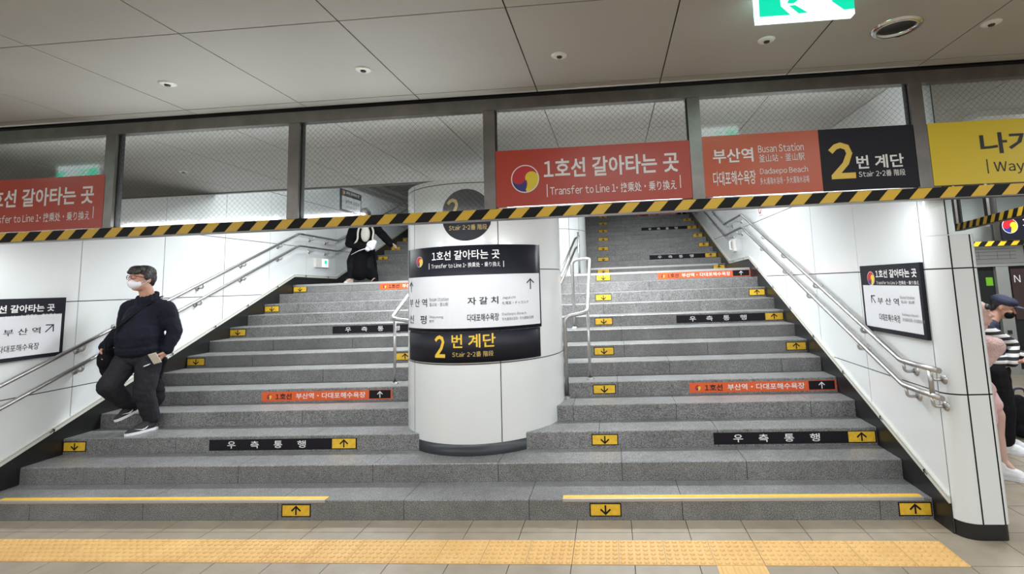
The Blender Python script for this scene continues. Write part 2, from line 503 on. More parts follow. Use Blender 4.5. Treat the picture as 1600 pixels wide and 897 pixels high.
# stairwell: side walls of enamel panels
def side_wall(name, x, sgn, y0, y1, low=False):
    """panels on the plane x, backing behind (sgn = +1: wall body towards +x)"""
    ys = [v for v in (-.2, .745, 1.695, 2.645, 3.57, 4.53, 5.48, 6.43, 7.38, 8.33, 9.28, 10.23, 11.2) if y0 <= v <= y1]
    zs = [0, .93, 1.78, 2.6, 3.43, 4.29, 5.2]
    m_ = MB()
    t = .008
    def slab(poly, xa, xb, mi):
        m_.prism(poly, lambda p, q: (xa, p, q), lambda p, q: (xb, p, q), mi)
    def top(y): return 2.595 + .2237 * (y + .2)
    if not low:
        m_.box(x + sgn * t, x + sgn * .095, y0, y1, 0, 5.2, 1)
    else:
        slab([(y0, 0), (y1, 0), (y1, 5.2), (2.401, 5.2), (2.401, top(2.401)), (y0, top(y0))], x + sgn * t, x + sgn * .095, 1)
        slab([(y0, top(y0)), (2.401, top(2.401)), (2.401, top(2.401) + .006), (y0, top(y0) + .006)], x, x + sgn * .1, 0)
    for a, b in zip(ys[:-1], ys[1:]):
        for c, e in zip(zs[:-1], zs[1:]):
            a_, b_, c_, e_ = a + .004, b - .004, c + .0045, e - .0045
            if not low or a_ >= 2.401 or e_ <= top(a_):
                m_.box(x, x + sgn * .03, a_, b_, c_, e_)
                continue
            parts_ = [(a_, b_)] if b_ <= 2.401 else [(a_, 2.401), (2.401, b_)]
            for p0, p1 in parts_:
                if p0 >= 2.401:
                    m_.box(x, x + sgn * .03, p0, p1, c_, e_); continue
                lo0, lo1 = min(e_, top(p0)), min(e_, top(p1))
                poly = []
                if lo0 > c_: poly = [(p0, c_), (p1, c_), (p1, lo1)]
                elif lo1 > c_:
                    yc = p0 + (p1 - p0) * (c_ - top(p0)) / (top(p1) - top(p0)); poly = [(yc, c_), (p1, c_), (p1, lo1)]
                else: continue
                if top(p1) > e_ and lo0 < e_:
                    ye = p0 + (p1 - p0) * (e_ - top(p0)) / (top(p1) - top(p0)); poly.append((ye, e_))
                if lo0 > c_: poly.append((p0, lo0))
                slab(poly, x, x + sgn * .03, 0)
    return struct(m_.build(name, [M['panel'], M['seam']]))
side_wall('wall_left', XL, -1, -.2, 11.2, True)
side_wall('wall_right', XR, 1, -.2, 11.2)

# rounded end pier of the right wall: curved panel, flat end panels, black base
def pier(name, xw, s):
    m_ = MB()
    TOP = 2.015
    def path(off=0.0, y_off=0.0):
        pts = []
        for k in range(9):
            t = R(90 * k / 8)
            pts.append((xw + s * (.125 * (1 - cos(t))), -.2 - .10 * sin(t)))
        pts += [(xw + s * .262, -.30)]
        for k in range(1, 7):
            t = R(90 * k / 6)
            pts.append((xw + s * (.262 + .045 * sin(t)), -.255 - .045 * cos(t)))
        pts.append((xw + s * .307, .8))
        return pts
    pp = path()
    segs = [(0, 8), (8, 9), (9, len(pp) - 1)]
    zs = [.10, .93, 1.78, TOP]
    for a, b in segs:
        zz_ = zs if a or s < 0 else [.10, .93, 1.78, 2.6, HC]
        for c, e in zip(zz_[:-1], zz_[1:]):
            q = pp[a:b + 1]
            # trim seam gaps
            def cut(p, r_, g_):
                d_ = V((r_[0] - p[0], r_[1] - p[1])); L = d_.length
                return (p[0] + d_.x / L * g_, p[1] + d_.y / L * g_)
            q = [cut(q[0], q[1], .005)] + q[1:-1] + [cut(q[-1], q[-2], .005)]
            c2, e2 = c + .0045, e - .0045
            vs_ = [(x, y, c2) for x, y in q] + [(x, y, e2) for x, y in q]
            n = len(q)
            m_.add(vs_, [(i, i + 1, n + i + 1, n + i) for i in range(n - 1)], 0, True)
    # dark core and base
    core = [(x + s * (.012 if i < 9 else -.012 if i > 9 else 0), y + .012) for i, (x, y) in enumerate(pp)] + [(xw + s * .1, .8), (xw + s * .1, -.19)]
    m_.prism(core, lambda x, y: (x, y, .0), lambda x, y: (x, y, TOP - .004), 1)
    base = [(x + s * (.004 if i < 9 else -.006), y + .008) for i, (x, y) in enumerate(pp)] + [(xw + s * .05, .8), (xw + s * .02, -.19)]
    m_.prism(base, lambda x, y: (x, y, .0), lambda x, y: (x, y, .10), 2)
    if s > 0: m_.prism([(x + s * .012, y + .012) for x, y in pp[:9]] + [(xw + s * .125, 1.2), (xw + s * .09, 1.2), (xw + s * .05, -.19)], lambda x, y: (x, y, TOP), lambda x, y: (x, y, HC), 1)
    if s > 0: m_.box(xw + s * .096, xw + s * .13, -.27, 2.4, TOP, HC, 0)
    cap = pp + [(xw + s * .1, .8), (xw + s * .1, -.19)]
    m_.prism(cap, lambda x, y: (x, y, TOP - .004), lambda x, y: (x, y, TOP), 0)
    # the outer side continues along the passage
    m_.box(xw + s * .1, xw + s * .30, .8, 11.2, 0, TOP, 0)
    return struct(m_.build(name, [M['panel'], M['seam'], M['skirt']]))
pier('wall_right_end', XR, 1)
pier('wall_left_end', XL, -1)

# hall shell behind the camera and to the sides, end of the stairwell
mb = MB(); mb.box(-9, 9.6, -9.2, -9, 0, HC); struct(mb.build('wall_back', M['hall']))
mb = MB(); mb.box(9.6, 9.8, -9, 6.2, 0, HC); struct(mb.build('wall_far_right', M['hall']))
mb = MB(); mb.box(-9.2, -9, -9, 3, 0, HC); mb.box(-9, XL - .31, 3, 3.2, 0, HC); struct(mb.build('wall_far_left', M['hall']))
mb = MB(); mb.box(XL, XR, 11.2, 11.4, 0, 6); struct(mb.build('wall_stair_end', M['hall']))
mb = MB(); mb.box(XR + .1, 10, 2.41, 6.4, HC, HC + .12); struct(mb.build('ceiling_passage', M['ceil']))
# stairwell ceiling and the fascia where the hall ceiling stops
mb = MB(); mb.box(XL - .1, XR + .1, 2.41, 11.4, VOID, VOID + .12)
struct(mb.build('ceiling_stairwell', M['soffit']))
mb = MB(); mb.box(XL - .1, XR, 2.401, 2.43, HC, VOID, 0); mb.box(-9, XR, 2.385, 2.44, HC - .018, HC + .0, 1)
struct(mb.build('trim_fascia', [M['ceil'], M['frame']]))

# ------------------------------------------------- stairs
STY = [-.0] + [0] * 40
UPY, UPH = 5.86, .136
LZ = 13 * H
def riser(n):
    """front plane y, foot z, top z of riser n (1..13 lower flight, 14.. upper flight)"""
    if n <= 13: return (n - 1) * D, (n - 1) * H, n * H
    return UPY + (n - 14) * D, LZ + (n - 14) * UPH, LZ + (n - 13) * UPH

def make_step(parent, n, depth):
    y, z0, z1 = riser(n)
    m_ = MB()
    xs = [XL + .006]
    x = XL + rnd.uniform(.35, 1.25)
    while x < XR - .35:
        xs.append(x); x += rnd.uniform(.95, 1.45)
    xs.append(XR - .006)
    c = .006
    prof = [(y, z0 + .001), (y + depth, z0 + .001), (y + depth, z1), (y + c, z1), (y, z1 - c)]
    for a, b in zip(xs[:-1], xs[1:]):
        m_.prism(prof, lambda p, q, a=a: (a + .0024, p, q), lambda p, q, b=b: (b - .0024, p, q), 0)
    m_.box(xs[0], xs[-1], y + .008, y + depth - .001, z0, z1 - .008, 1)
    return m_.build('step', [M['granite'], M['joint']], parent)

lower = thing('staircase', 'wide lower flight of grey granite steps rising from the tiled floor to the landing', 'stairs', ((XL + XR) / 2, 0, 0))
for n in range(1, 14):
    make_step(lower, n, D if n < 13 else .30)
upper = thing('staircase', 'upper flight of grey granite steps climbing away behind the landing and far column', 'stairs', ((XL + XR) / 2, UPY, LZ))
for n in range(14, 29):
    make_step(upper, n, D)
mb = MB()
mb.box(XL + .006, XR - .006, 12 * D + .30, UPY, LZ - .12, LZ)
struct(mb.build('floor_landing', M['granite']))

# black skirting, pale trim strip with little arrow marks on both side walls
def nose(y):
    """height of the nosing line"""
    if y < 12 * D: return H + y * H / D
    if y < 5.50: return LZ
    return LZ + (y - 5.50) * UPH / D
def trim_line(y):
    if y <= 4.20: return .132 + H + y * H / D
    if y <= 5.50: return 2.066 - (y - 4.2) * .02
    return 2.04 + (y - 5.5) * .398
def wall_trim(side, x, s):
    ys = [-.2, 4.20, 5.50, 11.1]
    m_ = MB()
    for a, b in zip(ys[:-1], ys[1:]):
        za, zb = trim_line(a), trim_line(b)
        m_.add([(x + s * .016, a, za), (x + s * .016, b, zb), (x + s * .016, b, zb + .048), (x + s * .016, a, za + .048),
                (x + s * .0, a, za), (x + s * .0, b, zb), (x + s * .0, b, zb + .048), (x + s * .0, a, za + .048)],
               [(0, 1, 2, 3), (0, 1, 5, 4), (3, 2, 6, 7), (0, 3, 7, 4), (1, 2, 6, 5)], 0)
        # fine dark line along the strip
        m_.add([(x + s * .0165, a, za + .033), (x + s * .0165, b, zb + .033), (x + s * .0165, b, zb + .036), (x + s * .0165, a, za + .036)], [(0, 1, 2, 3)], 1)
    tr = struct(m_.build('trim_' + side, [M['trim'], M['seam']]))
    # arrow marks pointing up the stair
    for y in (.03, .58, 1.2, 1.85, 2.5, 3.1, 3.75, 4.5, 5.2):
        z = trim_line(y) + .022
        sl = math.atan2(trim_line(y + .05) - trim_line(y - .05), .1)
        sh = Sheet(lambda u, v, l, x=x, y=y, z=z: (x + s * (.0175 + l), y + u, z + v))
        sh.arrow(0, 0, .05, M['ink'], .009, ang=sl - pi / 2, head=.4)
        sh.build('arrow_mark', tr)
    k = MB()
    poly = [(-.2, 0), (-.2, trim_line(-.2)), (4.2, trim_line(4.2)), (5.5, trim_line(5.5)), (11.1, trim_line(11.1)), (11.1, LZ + 13 * UPH), (UPY, LZ - .1), (12 * D, LZ - .2), (0.0, 0)]
    k.prism(poly, lambda p, q: (x - s * .001, p, q), lambda p, q: (x + s * .0055, p, q), 0)
    struct(k.build('baseboard_' + side, M['skirt']))
wall_trim('left', XL, 1)
wall_trim('right', XR, -1)

# metal nosings: landing edge and first step of the upper flight; yellow strips on the lowest step
def nosing(n, x0, x1, label):
    y, z0, z1 = riser(n)
    m_ = MB(); m_.box(x0, x1, y - .006, y + .045, z1, z1 + .006); m_.box(x0, x1, y - .006, y, z1 - .03, z1)
    o = m_.build('metal_nosing', M['alu'], origin=((x0 + x1) / 2, y, z1))
    tag(o, label, 'stair nosing')
nosing(13, XL + .05, XR - .02, 'long pale metal edge strip along the landing at the top of the lower flight')
nosing(14, -.08, XR - .15, 'pale metal edge strip on the first upper step right of the far column')
for x0, x1, lab in ((XL + .25, -1.988, 'yellow anti-slip edge strip on the lowest step, left part'), (-.108, 2.50, 'yellow anti-slip edge strip on the lowest step, right part')):
    t = thing('step_edge_strip', lab, 'anti-slip strip', ((x0 + x1) / 2, 0, H), 'yellow edge strips on the lowest step')
    m_ = MB(); m_.box(x0, x1, .012, .062, H, H + .006); m_.build('yellow_grip', M['nosing'], t)
    m_ = MB(); m_.box(x0, x1, -.006, .012, H, H + .005); m_.box(x0, x1, -.006, 0, H - .014, H); m_.build('metal_lip', M['alu'], t)

# ------------------------------------------------- columns
def column(label, c, r, z0, z1, seams, zseams, base):
    t = thing('column', label, 'column', (c[0], c[1], z0))
    m_ = MB()
    m_.lathe([(r - .012, 0), (r - .012, z1 - z0 - .004)], (c[0], c[1], z0), n=64, mi=1)
    zs = [z0 + base] + zseams + [z1]
    sg = seams + [seams[0] + 360]
    for a, b in zip(sg[:-1], sg[1:]):
        g_ = math.degrees(.004 / r)
        n = max(2, int((b - a) / 5))
        an = [R(a + g_ + (b - a - 2 * g_) * i / n) for i in range(n + 1)]
        for k, (c0, c1) in enumerate(zip(zs[:-1], zs[1:])):
            lo, hi = c0 + (.004 if k else 0), c1 - (.004 if c1 < z1 else 0)
            vs_ = [(c[0] + r * sin(t_), c[1] - r * cos(t_), lo) for t_ in an] + [(c[0] + r * sin(t_), c[1] - r * cos(t_), hi) for t_ in an]
            m_.add(vs_, [(i, i + 1, n + 2 + i, n + 1 + i) for i in range(n)], 0, True)
    cap = [(c[0] + r * sin(2 * pi * i / 64), c[1] - r * cos(2 * pi * i / 64)) for i in range(64)]
    m_.prism(cap, lambda x, y: (x, y, z1 - .004), lambda x, y: (x, y, z1), 0)
    m_.build('panel_cladding', [M['panel'], M['seam']], t)
    if base:
        b_ = MB(); b_.lathe([(r + .002, 0), (r + .002, base), (r - .02, base)], (c[0], c[1], z0), n=96)
        b_.build('base_ring', M['base'], t)
    return t
aL = math.degrees(uncyl(648, 500)[0] / COLR)
column('thick round white column carrying the stair signs, standing on the second step', (COLC.x, COLC.y), COLR, 2 * H, 2.79, [aL, 22.3, 22.3 + 80, 22.3 + 160, aL + 285], [1.085, 1.925, 2.745], .10)
column('round white column standing on the landing behind the sign column', (-.955, 5.3), .855, LZ, VOID, [-50, 44, 62, 130, 200, 260], [2.73, 3.5], 0)

# ================================================================ BARRIER WITH SIGNS
def hazard(m_, place, u0, u1, v0, v1, period, shift, phase):
    """black band with slanted yellow parallelograms, clipped at the ends"""
    m_.add([place(u0, v0, 0), place(u1, v0, 0), place(u1, v1, 0), place(u0, v1, 0)], [(0, 1, 2, 3)], 1)
    k = math.floor((u0 - phase) / period) - 1
    while phase + k * period < u1:
        a = phase + k * period; b = a + period * .48
        pts = [(a, v0), (b, v0), (b + shift, v1), (a + shift, v1)]
        if a >= u0 and b + shift <= u1:
            m_.add([place(u, v, .0008) for u, v in pts], [(0, 1, 2, 3)], 0)
        k += 1

def barrier(label, place, u0, u1, posts, zb, zt, ztop, phase, wires=True, pw=.088, group=None):
    """wired-glass smoke barrier; place(u, v, l): u along, v height, l towards the front"""
    o = place((u0 + u1) / 2, zb, 0)
    t = thing('smoke_barrier', label, 'smoke barrier', o, group)
    def bx(m_, a, b, c, e, l0, l1, mi=0):
        vs_ = [place(u, v, l) for l in (l0, l1) for v in (c, e) for u in (a, b)]
        m_.add(vs_, [(0, 2, 3, 1), (4, 5, 7, 6), (0, 1, 5, 4), (2, 6, 7, 3), (0, 4, 6, 2), (1, 3, 7, 5)], mi)
    m_ = MB(); bx(m_, u0, u1, ztop - .105, ztop - .024, -.035, .035); bx(m_, u0, u1, ztop - .115, ztop - .10, -.02, .045); m_.build('top_rail', M['frame'], t)
    m_ = MB(); bx(m_, u0, u1, ztop - .024, ztop - .001, -.03, .02); m_.build('shadow_gap', M['gap'], t)
    m_ = MB(); bx(m_, u0, u1, zb, zt, -.03, .03); bx(m_, u0, u1, zb - .006, zb, -.035, .036); m_.build('bottom_rail', M['frame'], t)
    m_ = MB(); hazard(m_, lambda u, v, l: place(u, v, .0315 + l), u0, u1, zb + .002, zt, .2, .068, phase)
    m_.add([place(u0, zt, .0315), place(u1, zt, .0315), place(u1, zt + .001, -.03), place(u0, zt + .001, -.03)], [(0, 1, 2, 3)], 1)
    m_.build('hazard_tape', [M['yellow'], M['black']], t)
    for p in posts:
        m_ = MB()
        bx(m_, p - pw / 2, p + pw / 2, zt, ztop - .105, -.032, .04)
        bx(m_, p - pw / 2 - .006, p - pw / 2, zt, ztop - .105, -.03, .012, 1); bx(m_, p + pw / 2, p + pw / 2 + .006, zt, ztop - .105, -.03, .012, 1)
        m_.build('post', [M['frame'], M['gap']], t)
    ed = [u0] + posts + [u1]
    for a, b in zip(ed[:-1], ed[1:]):
        if b - a < .2: continue
        a += pw / 2 if a != u0 else 0; b -= pw / 2 if b != u1 else 0
        m_ = MB(); m_.add([place(a, zt, 0), place(b, zt, 0), place(b, ztop - .105, 0), place(a, ztop - .105, 0)], [(0, 1, 2, 3)])
        gl_ = m_.build('glass_pane', M['glass'], t)
        if wires:
            w = MB(); st = .042; hh = ztop - .105 - zt
            k = -int(hh / st) - 1
            while a + k * st < b:
                for sg in (1, -1):
                    # diamond wires at 45 degrees, clipped to the pane
                    ua = a + k * st if sg > 0 else a + k * st + hh
                    p0 = [ua, zt]; p1 = [ua + sg * hh, ztop - .105]
                    lo, hi = 0.0, 1.0
                    du = p1[0] - p0[0]
                    for lim, sign_ in ((a, 1), (b, -1)):
                        tt = (lim - p0[0]) / du
                        if (du > 0) == (sign_ > 0): lo = max(lo, tt)
                        else: hi = min(hi, tt)
                    if hi - lo > .01:
                        q0 = (p0[0] + du * lo, zt + hh * lo); q1 = (p0[0] + du * hi, zt + hh * hi)
                        e_ = .00045
                        w.add([place(q0[0] - e_, q0[1] + sg * e_, .001 * sg), place(q0[0] + e_, q0[1] - sg * e_, .001 * sg), place(q1[0] + e_, q1[1] - sg * e_, .001 * sg), place(q1[0] - e_, q1[1] + sg * e_, .001 * sg)], [(0, 1, 2, 3)])
                k += 1
            w.build('wire_mesh', M['wire'], gl_)
    return t
POSTS = [-6.635, -5.108, -3.581, -2.054, -.527, .984, 2.525, 4.055, 5.585]
barrier('long wired-glass smoke barrier with hazard-striped lower edge hanging across the foot of the stairs', lambda u, v, l: (u, YB - l, v), -7.6, 6.3, POSTS, 2.262, 2.337, HC, -.527 + .13)

SY = YB - .042
def front_sign(name, label, x0, x1, z0, z1, m, group):
    t = thing(name, label, 'sign', ((x0 + x1) / 2, SY, z0), group)
    b_ = MB(); b_.box(x0, x1, SY, SY + .03, z0, z1); b_.build('sign_board', m, t)
    return t
def fplace(u, v, l): return (u, SY - l, v)
def fbox(sh, body, xa, ya0, ya1, xb, m, bold=0.0):
    """text box given by its left edge (top/bottom) and right edge in the picture, on the sign plane"""
    a = un(xa, ya1, 'Y', SY); b = un(xa, ya0, 'Y', SY); c = un(xb, ya0, 'Y', SY)
    sh.text(body, a.x, c.x, a.z, b.z, m, bold)
GS = 'hanging signs on the smoke barrier'
red = front_sign('direction_sign', 'red transfer sign with round tricolour emblem, right of the column, on the barrier', -.480, .937, 2.347, 2.768, M['signred'], GS)
sh = Sheet(fplace)
fbox(sh, '1호선 갈아타는 곳', 850, 249, 279.5, 1060, M['white'], .022)
fbox(sh, 'Transfer to Line 1・换乘处・乗り換え', 860, 291, 306, 1057, M['white'], .006)
for x, y in ((855, 298), (1063, 283.5)):
    p = un(x, y, 'Y', SY); sh.cut('bar_mark'); sh.rect(p.x - .003, p.x + .003, p.z - .047, p.z + .047, M['white'])
p = un(820.5, 279.5, 'Y', SY)
sh.build('lettering', red)
sh = Sheet(fplace); sh.emblem(p.x, p.z, .104); sh.build('emblem', red)
dup(red, (-4.545, 0, -.004), 'red transfer sign cut by the left edge of the photo, on the barrier', GS)
dest = front_sign('direction_sign', 'orange and black sign with large yellow 2 beside station names, on the barrier', 1.028, 2.474, 2.347, 2.787, M['signorange'], GS)
b_ = MB(); b_.box(1.836, 2.474, SY - .002, SY + .02, 2.347, 2.787); b_.build('stair_number_board', M['signdark'], dest)
sh = Sheet(lambda u, v, l: (u, SY - .002 - l, v))
fbox(sh, '부산역', 1114.4, 234, 256, 1176, M['white'], .02)
fbox(sh, 'Busan Station', 1184.7, 227, 239, 1255, M['white'], .004)
fbox(sh, '釜山站・釜山駅', 1186, 242, 254, 1256.6, M['white'])
fbox(sh, '다대포해수욕장', 1115, 269, 291, 1180, M['white'], .012)
fbox(sh, 'Dadaepo Beach', 1188, 263, 275, 1262, M['white'], .004)
fbox(sh, '多大浦海水浴场・多大浦海水浴場', 1188, 278, 289, 1264, M['white'])
fbox(sh, '2', 1298, 223.5, 280.5, 1332, M['gold'], .03)
fbox(sh, '번 계단', 1339, 243.5, 264.5, 1411, M['white'], .02)
fbox(sh, 'Stair 2・2番 階段', 1342, 267.5, 277.5, 1414, M['white'], .003)
sh.build('lettering', dest)
way = front_sign('direction_sign', 'yellow way-out sign with black lettering at the right end of the barrier', 2.572, 4.0, 2.347, 2.787, M['signyellow'], GS)
sh = Sheet(fplace)
a = un(1533, 238.5, 'Y', SY); b = un(1533, 211, 'Y', SY)
sh.text('나가는 곳', a.x, a.x + .80, a.z - .012, b.z + .012, M['ink'], .022)
a = un(1554, 268.5, 'Y', SY); b = un(1554, 253, 'Y', SY)
sh.text('Way out', a.x, a.x + .385, a.z - .02, b.z, M['ink'], .006)
p = un(1543, 260, 'Y', SY); sh.cut('bar_mark'); sh.rect(p.x - .004, p.x + .004, p.z - .05, p.z + .05, M['ink'])
sh.build('lettering', way)

# ================================================================ COLUMN SIGNS
def cplace_off(off):
    return lambda u, v, l: (COLC.x + (COLR + off + l) * sin(u / COLR), COLC.y - (COLR + off + l) * cos(u / COLR), v)
def curved_board(name, u0, u1, v0, v1, th, m, parent, n=24):
    m_ = MB(); P = cplace_off(0)
    ring = []
    for i in range(n + 1):
        u = u0 + (u1 - u0) * i / n
        ring.append([P(u, v0, .001), P(u, v0, th), P(u, v1, th), P(u, v1, .001)])
    for i in range(n):
        a, b = ring[i], ring[i + 1]
        m_.add(a + b, [(1, 5, 6, 2)], 0, True)
        m_.add(a + b, [(0, 4, 5, 1), (2, 6, 7, 3), (3, 7, 4, 0)], 0, False)
    m_.add(ring[0], [(0, 1, 2, 3)]); m_.add(ring[-1], [(0, 1, 2, 3)])
    return m_.build(name, m, parent)
def cbox(sh, body, xa, ya0, ya1, xb, m, bold=0.0):
    u0, v0 = uncyl(xa, ya1); _, v1 = uncyl(xa, ya0); u1, _ = uncyl(xb, (ya0 + ya1) / 2)
    sh.text(body, u0, u1, v0, v1, m, bold)
U = R(52.6) * COLR
cs = thing('direction_sign', 'curved white transfer sign with black header wrapped round the sign column', 'sign', (COLC.x, COLC.y - COLR, 1.38))
curved_board('sign_board', -U, U, 1.378, 2.158, .022, M['signdark'], cs)
sh = Sheet(cplace_off(.0222))
zt_ = uncyl(839, 427)[1]
sh.rect(-U + .012, U - .016, 1.408, zt_, M['signwhite'], .0006, n=40)
sh.build('white_field', cs)
sh = Sheet(cplace_off(.0235))
cbox(sh, '1호선 갈아타는 곳', 677.8, 394, 408.3, 780, M['white'], .012)
cbox(sh, 'Transfer to Line 1・换乘处・乗り換え', 677, 413, 420.5, 781, M['white'])
for x, y in ((673.5, 416.5), (786, 412.5)):
    u, v = uncyl(x, y); sh.cut('bar_mark'); sh.rect(u - .003, u + .003, v - .028, v + .028, M['white'])
for x, y, hh in ((646.6, 449, .096), (826.4, 443.6, .098)):
    u, v = uncyl(x, y); sh.cut('arrow_mark'); sh.arrow(u, v, hh, M['ink'], .011, head=.40)
for body, xa, y0, y1, xb, m, bo in (
    ('부 산 역', 644.6, 467, 479.3, 670.4, 'ink', .008), ('Busan Station', 674, 465, 470.8, 703, 'grey', 0), ('釜山站・釜山駅', 674, 472.8, 478.6, 702.6, 'grey', 0),
    ('자 갈 치', 731.6, 464.6, 476.4, 778, 'ink', .016), ('Jagalchi', 783.8, 463, 468.2, 803.8, 'grey', 0), ('札嘎其・チャガルチ', 783.8, 471, 476.2, 823.8, 'grey', 0),
    ('신   평', 644.6, 492, 504.8, 669.7, 'ink', .008), ('Sinpyeong', 674, 493, 498, 695, 'grey', 0), ('新平', 674, 499.4, 504.2, 681, 'grey', 0),
    ('다대포해수욕장', 731.3, 490.7, 502.6, 779, 'ink', .012), ('Dadaepo Beach', 783.8, 488.6, 494, 820.4, 'grey', 0), ('多大浦海水浴场・多大浦海水浴場', 783.8, 496, 501, 831.3, 'grey', 0)):
    cbox(sh, body, xa, y0, y1, xb, M[m], bo)
sh.build('lettering', cs)
u, v = uncyl(658.8, 409.6)
sh = Sheet(cplace_off(.0225)); sh.emblem(u, v, .05); sh.build('emblem', cs)
U2 = R(51.6) * COLR
c2 = thing('direction_sign', 'curved black panel with yellow 2 below the white sign on the column', 'sign', (COLC.x, COLC.y - COLR, 1.1))
curved_board('sign_board', -U2, U2, 1.102, 1.372, .016, M['signdark'], c2)
sh = Sheet(cplace_off(.0165))
cbox(sh, '2', 681.3, 523.5, 558.5, 697, M['gold'], .03)
cbox(sh, '번 계단', 707, 522.5, 544, 774, M['gold'], .016)
cbox(sh, 'Stair 2・2番 階段', 708, 549.5, 558, 771, M['dullgold'], .003)
sh.build('lettering', c2)
rs = thing('direction_sign', 'round black sign with yellow 2 high on the column, crossed by the barrier', 'sign', (COLC.x, COLC.y - COLR, 2.2))
sh = Sheet(cplace_off(.004))
uc, vc, rr = .020, 2.443, .243
for k in range(24):
    a0 = -1 + 2 * k / 24; a1 = -1 + 2 * (k + 1) / 24
    w0, w1 = math.sqrt(max(0, 1 - a0 * a0)), math.sqrt(max(0, 1 - a1 * a1))
    pts = [(uc + a0 * rr, vc - w0 * rr), (uc + a1 * rr, vc - w1 * rr), (uc + a1 * rr, vc + w1 * rr), (uc + a0 * rr, vc + w0 * rr)]
    if w0 == 0: pts = pts[1:]
    if w1 == 0: pts = [pts[0], pts[1], pts[3]] if len(pts) == 4 else pts
    sh.poly(pts, M['signdark'], 0)
sh.build('sign_disc', rs)
sh = Sheet(cplace_off(.0055))
cbox(sh, '2', 699, 311, 345, 717.5, M['dullgold'], .03)
cbox(sh, '번 계단', 722, 332, 348, 762, M['dullgold'], .016)
cbox(sh, 'Stair 2・2番 階段', 702, 352.5, 361, 761, M['dullgold'], .003)
sh.build('lettering', rs)

# ================================================================ WALL SIGNS
def wall_sign(label, place, base, w, z0, z1, hdr, right):
    """framed transfer sign; place(u, v, l) with u running to the viewer's right"""
    t = thing('direction_sign', label, 'sign', base, 'framed transfer signs on the stair walls')
    m_ = MB()
    vs_ = [place(u, v, l) for l in (.002, .03) for v in (z0, z1) for u in (0, w)]
    m_.add(vs_, [(0, 2, 3, 1), (4, 5, 7, 6), (0, 1, 5, 4), (2, 6, 7, 3), (0, 4, 6, 2), (1, 3, 7, 5)])
    m_.build('sign_frame', M['signdark'], t)
    def P(u, v, l): return place(u, v, .03 + l)
    sh = Sheet(P); sh.rect(.03, w - .03, z0 + .035, hdr, M['signwhite'], .001); sh.build('white_field', t)
    return t, Sheet(lambda u, v, l: P(u, v, .001 + l))
RY = .655
rp = lambda u, v, l: (XR - l, RY - u, v)
t, sh = wall_sign('black-framed transfer sign on the right stair wall above the handrail end', rp, (XR, RY - .43, 1.28), .85, 1.282, 1.832, 1.665, True)
def rbox(body, xa, y0, y1, xb, m, bo=0.0):
    a = un(xa, y1, 'X', XR - .03); b = un(xa, y0, 'X', XR - .03); c = un(xb, y0, 'X', XR - .03)
    sh.text(body, RY - a.y, RY - c.y, a.z, b.z, m, bo)
rbox('1호선 갈아타는 곳', 1369, 422, 434.3, 1432, M['white'], .025)
rbox('Transfer to Line 1・换乘处・乗り換え', 1370, 439, 444.5, 1436, M['white'], .004)
for body, xa, y0, y1, xb, m, bo in (('부 산 역', 1372.3, 464.5, 475, 1404, 'ink', .006), ('Busan Station', 1407.4, 462, 467, 1429, 'grey', 0), ('釜山站・釜山駅', 1408.6, 469, 474, 1429, 'grey', 0),
    ('다대포해수욕장', 1375, 489.5, 500.6, 1406.3, 'ink', .006), ('Dadaepo Beach', 1410.2, 489, 494.3, 1435, 'grey', 0), ('多大浦海水浴场・多大浦海水浴場', 1411, 496.4, 502, 1444.8, 'grey', 0)):
    rbox(body, xa, y0, y1, xb, M[m], bo)
p = un(1365, 467.5, 'X', XR - .03); sh.cut('arrow_mark'); sh.arrow(RY - p.y, p.z, .085, M['ink'], .009, ang=R(45), head=.5)
sh.build('lettering', t)
p = un(1359.7, 435, 'X', XR - .03)
s2 = Sheet(lambda u, v, l: rp(u, v, .03 + l)); s2.emblem(RY - p.y + .012, p.z, .058); s2.build('emblem', t)
LY = -.245
lp = lambda u, v, l: (XL + l, LY + u, v)
t, sh = wall_sign('black-framed transfer sign on the left stair wall, cut by the photo edge', lp, (XL, LY + .43, 1.25), .85, 1.262, 1.822, 1.665, False)
def lbox(body, ul, xb, y0, y1, m, bo=0.0):
    a = un(xb, y1, 'X', XL + .03); b = un(xb, y0, 'X', XL + .03)
    sh.text(body, ul, a.y - LY, a.z, b.z, m, bo)
lbox('1호선 갈아타는 곳', .19, 84.7, 474.5, 486, M['white'], .025)
lbox('Transfer to Line 1・换乘处・乗り換え', .20, 87, 489, 494.5, M['white'], .004)
a = un(4.5, 521.5, 'X', XL + .03).y - LY
lbox('부 산 역', a, 62.4, 511, 521, M['ink'], .006)
lbox('다대포해수욕장', a - .03, 60, 535, 545.5, M['ink'], .006)
sh.text('Busan Station', .10, a - .07, 1.535, 1.565, M['grey']); sh.text('Dadaepo Beach', .06, a - .09, 1.40, 1.43, M['grey'])
p = un(77, 513, 'X', XL + .03); sh.cut('arrow_mark'); sh.arrow(p.y - LY, p.z, .095, M['ink'], .010, ang=R(-45), head=.5)
sh.build('lettering', t)
s2 = Sheet(lambda u, v, l: lp(u, v, .03 + l)); s2.emblem(.10, 1.745, .058); s2.build('emblem', t)
FY = 5.60
fp = lambda u, v, l: (XL + l, FY + u, v)
t, sh = wall_sign('black-framed transfer sign high on the left wall beyond the landing', fp, (XL, FY + .4, 3.43), .82, 3.43, 3.885, 3.745, False)
sh.text('1호선 갈아타는 곳', .17, .72, 3.80, 3.86, M['white'], .015); sh.text('부산역 자갈치', .16, .72, 3.60, 3.68, M['ink'], .01); sh.text('다대포해수욕장', .16, .60, 3.50, 3.56, M['grey'])
sh.build('lettering', t)
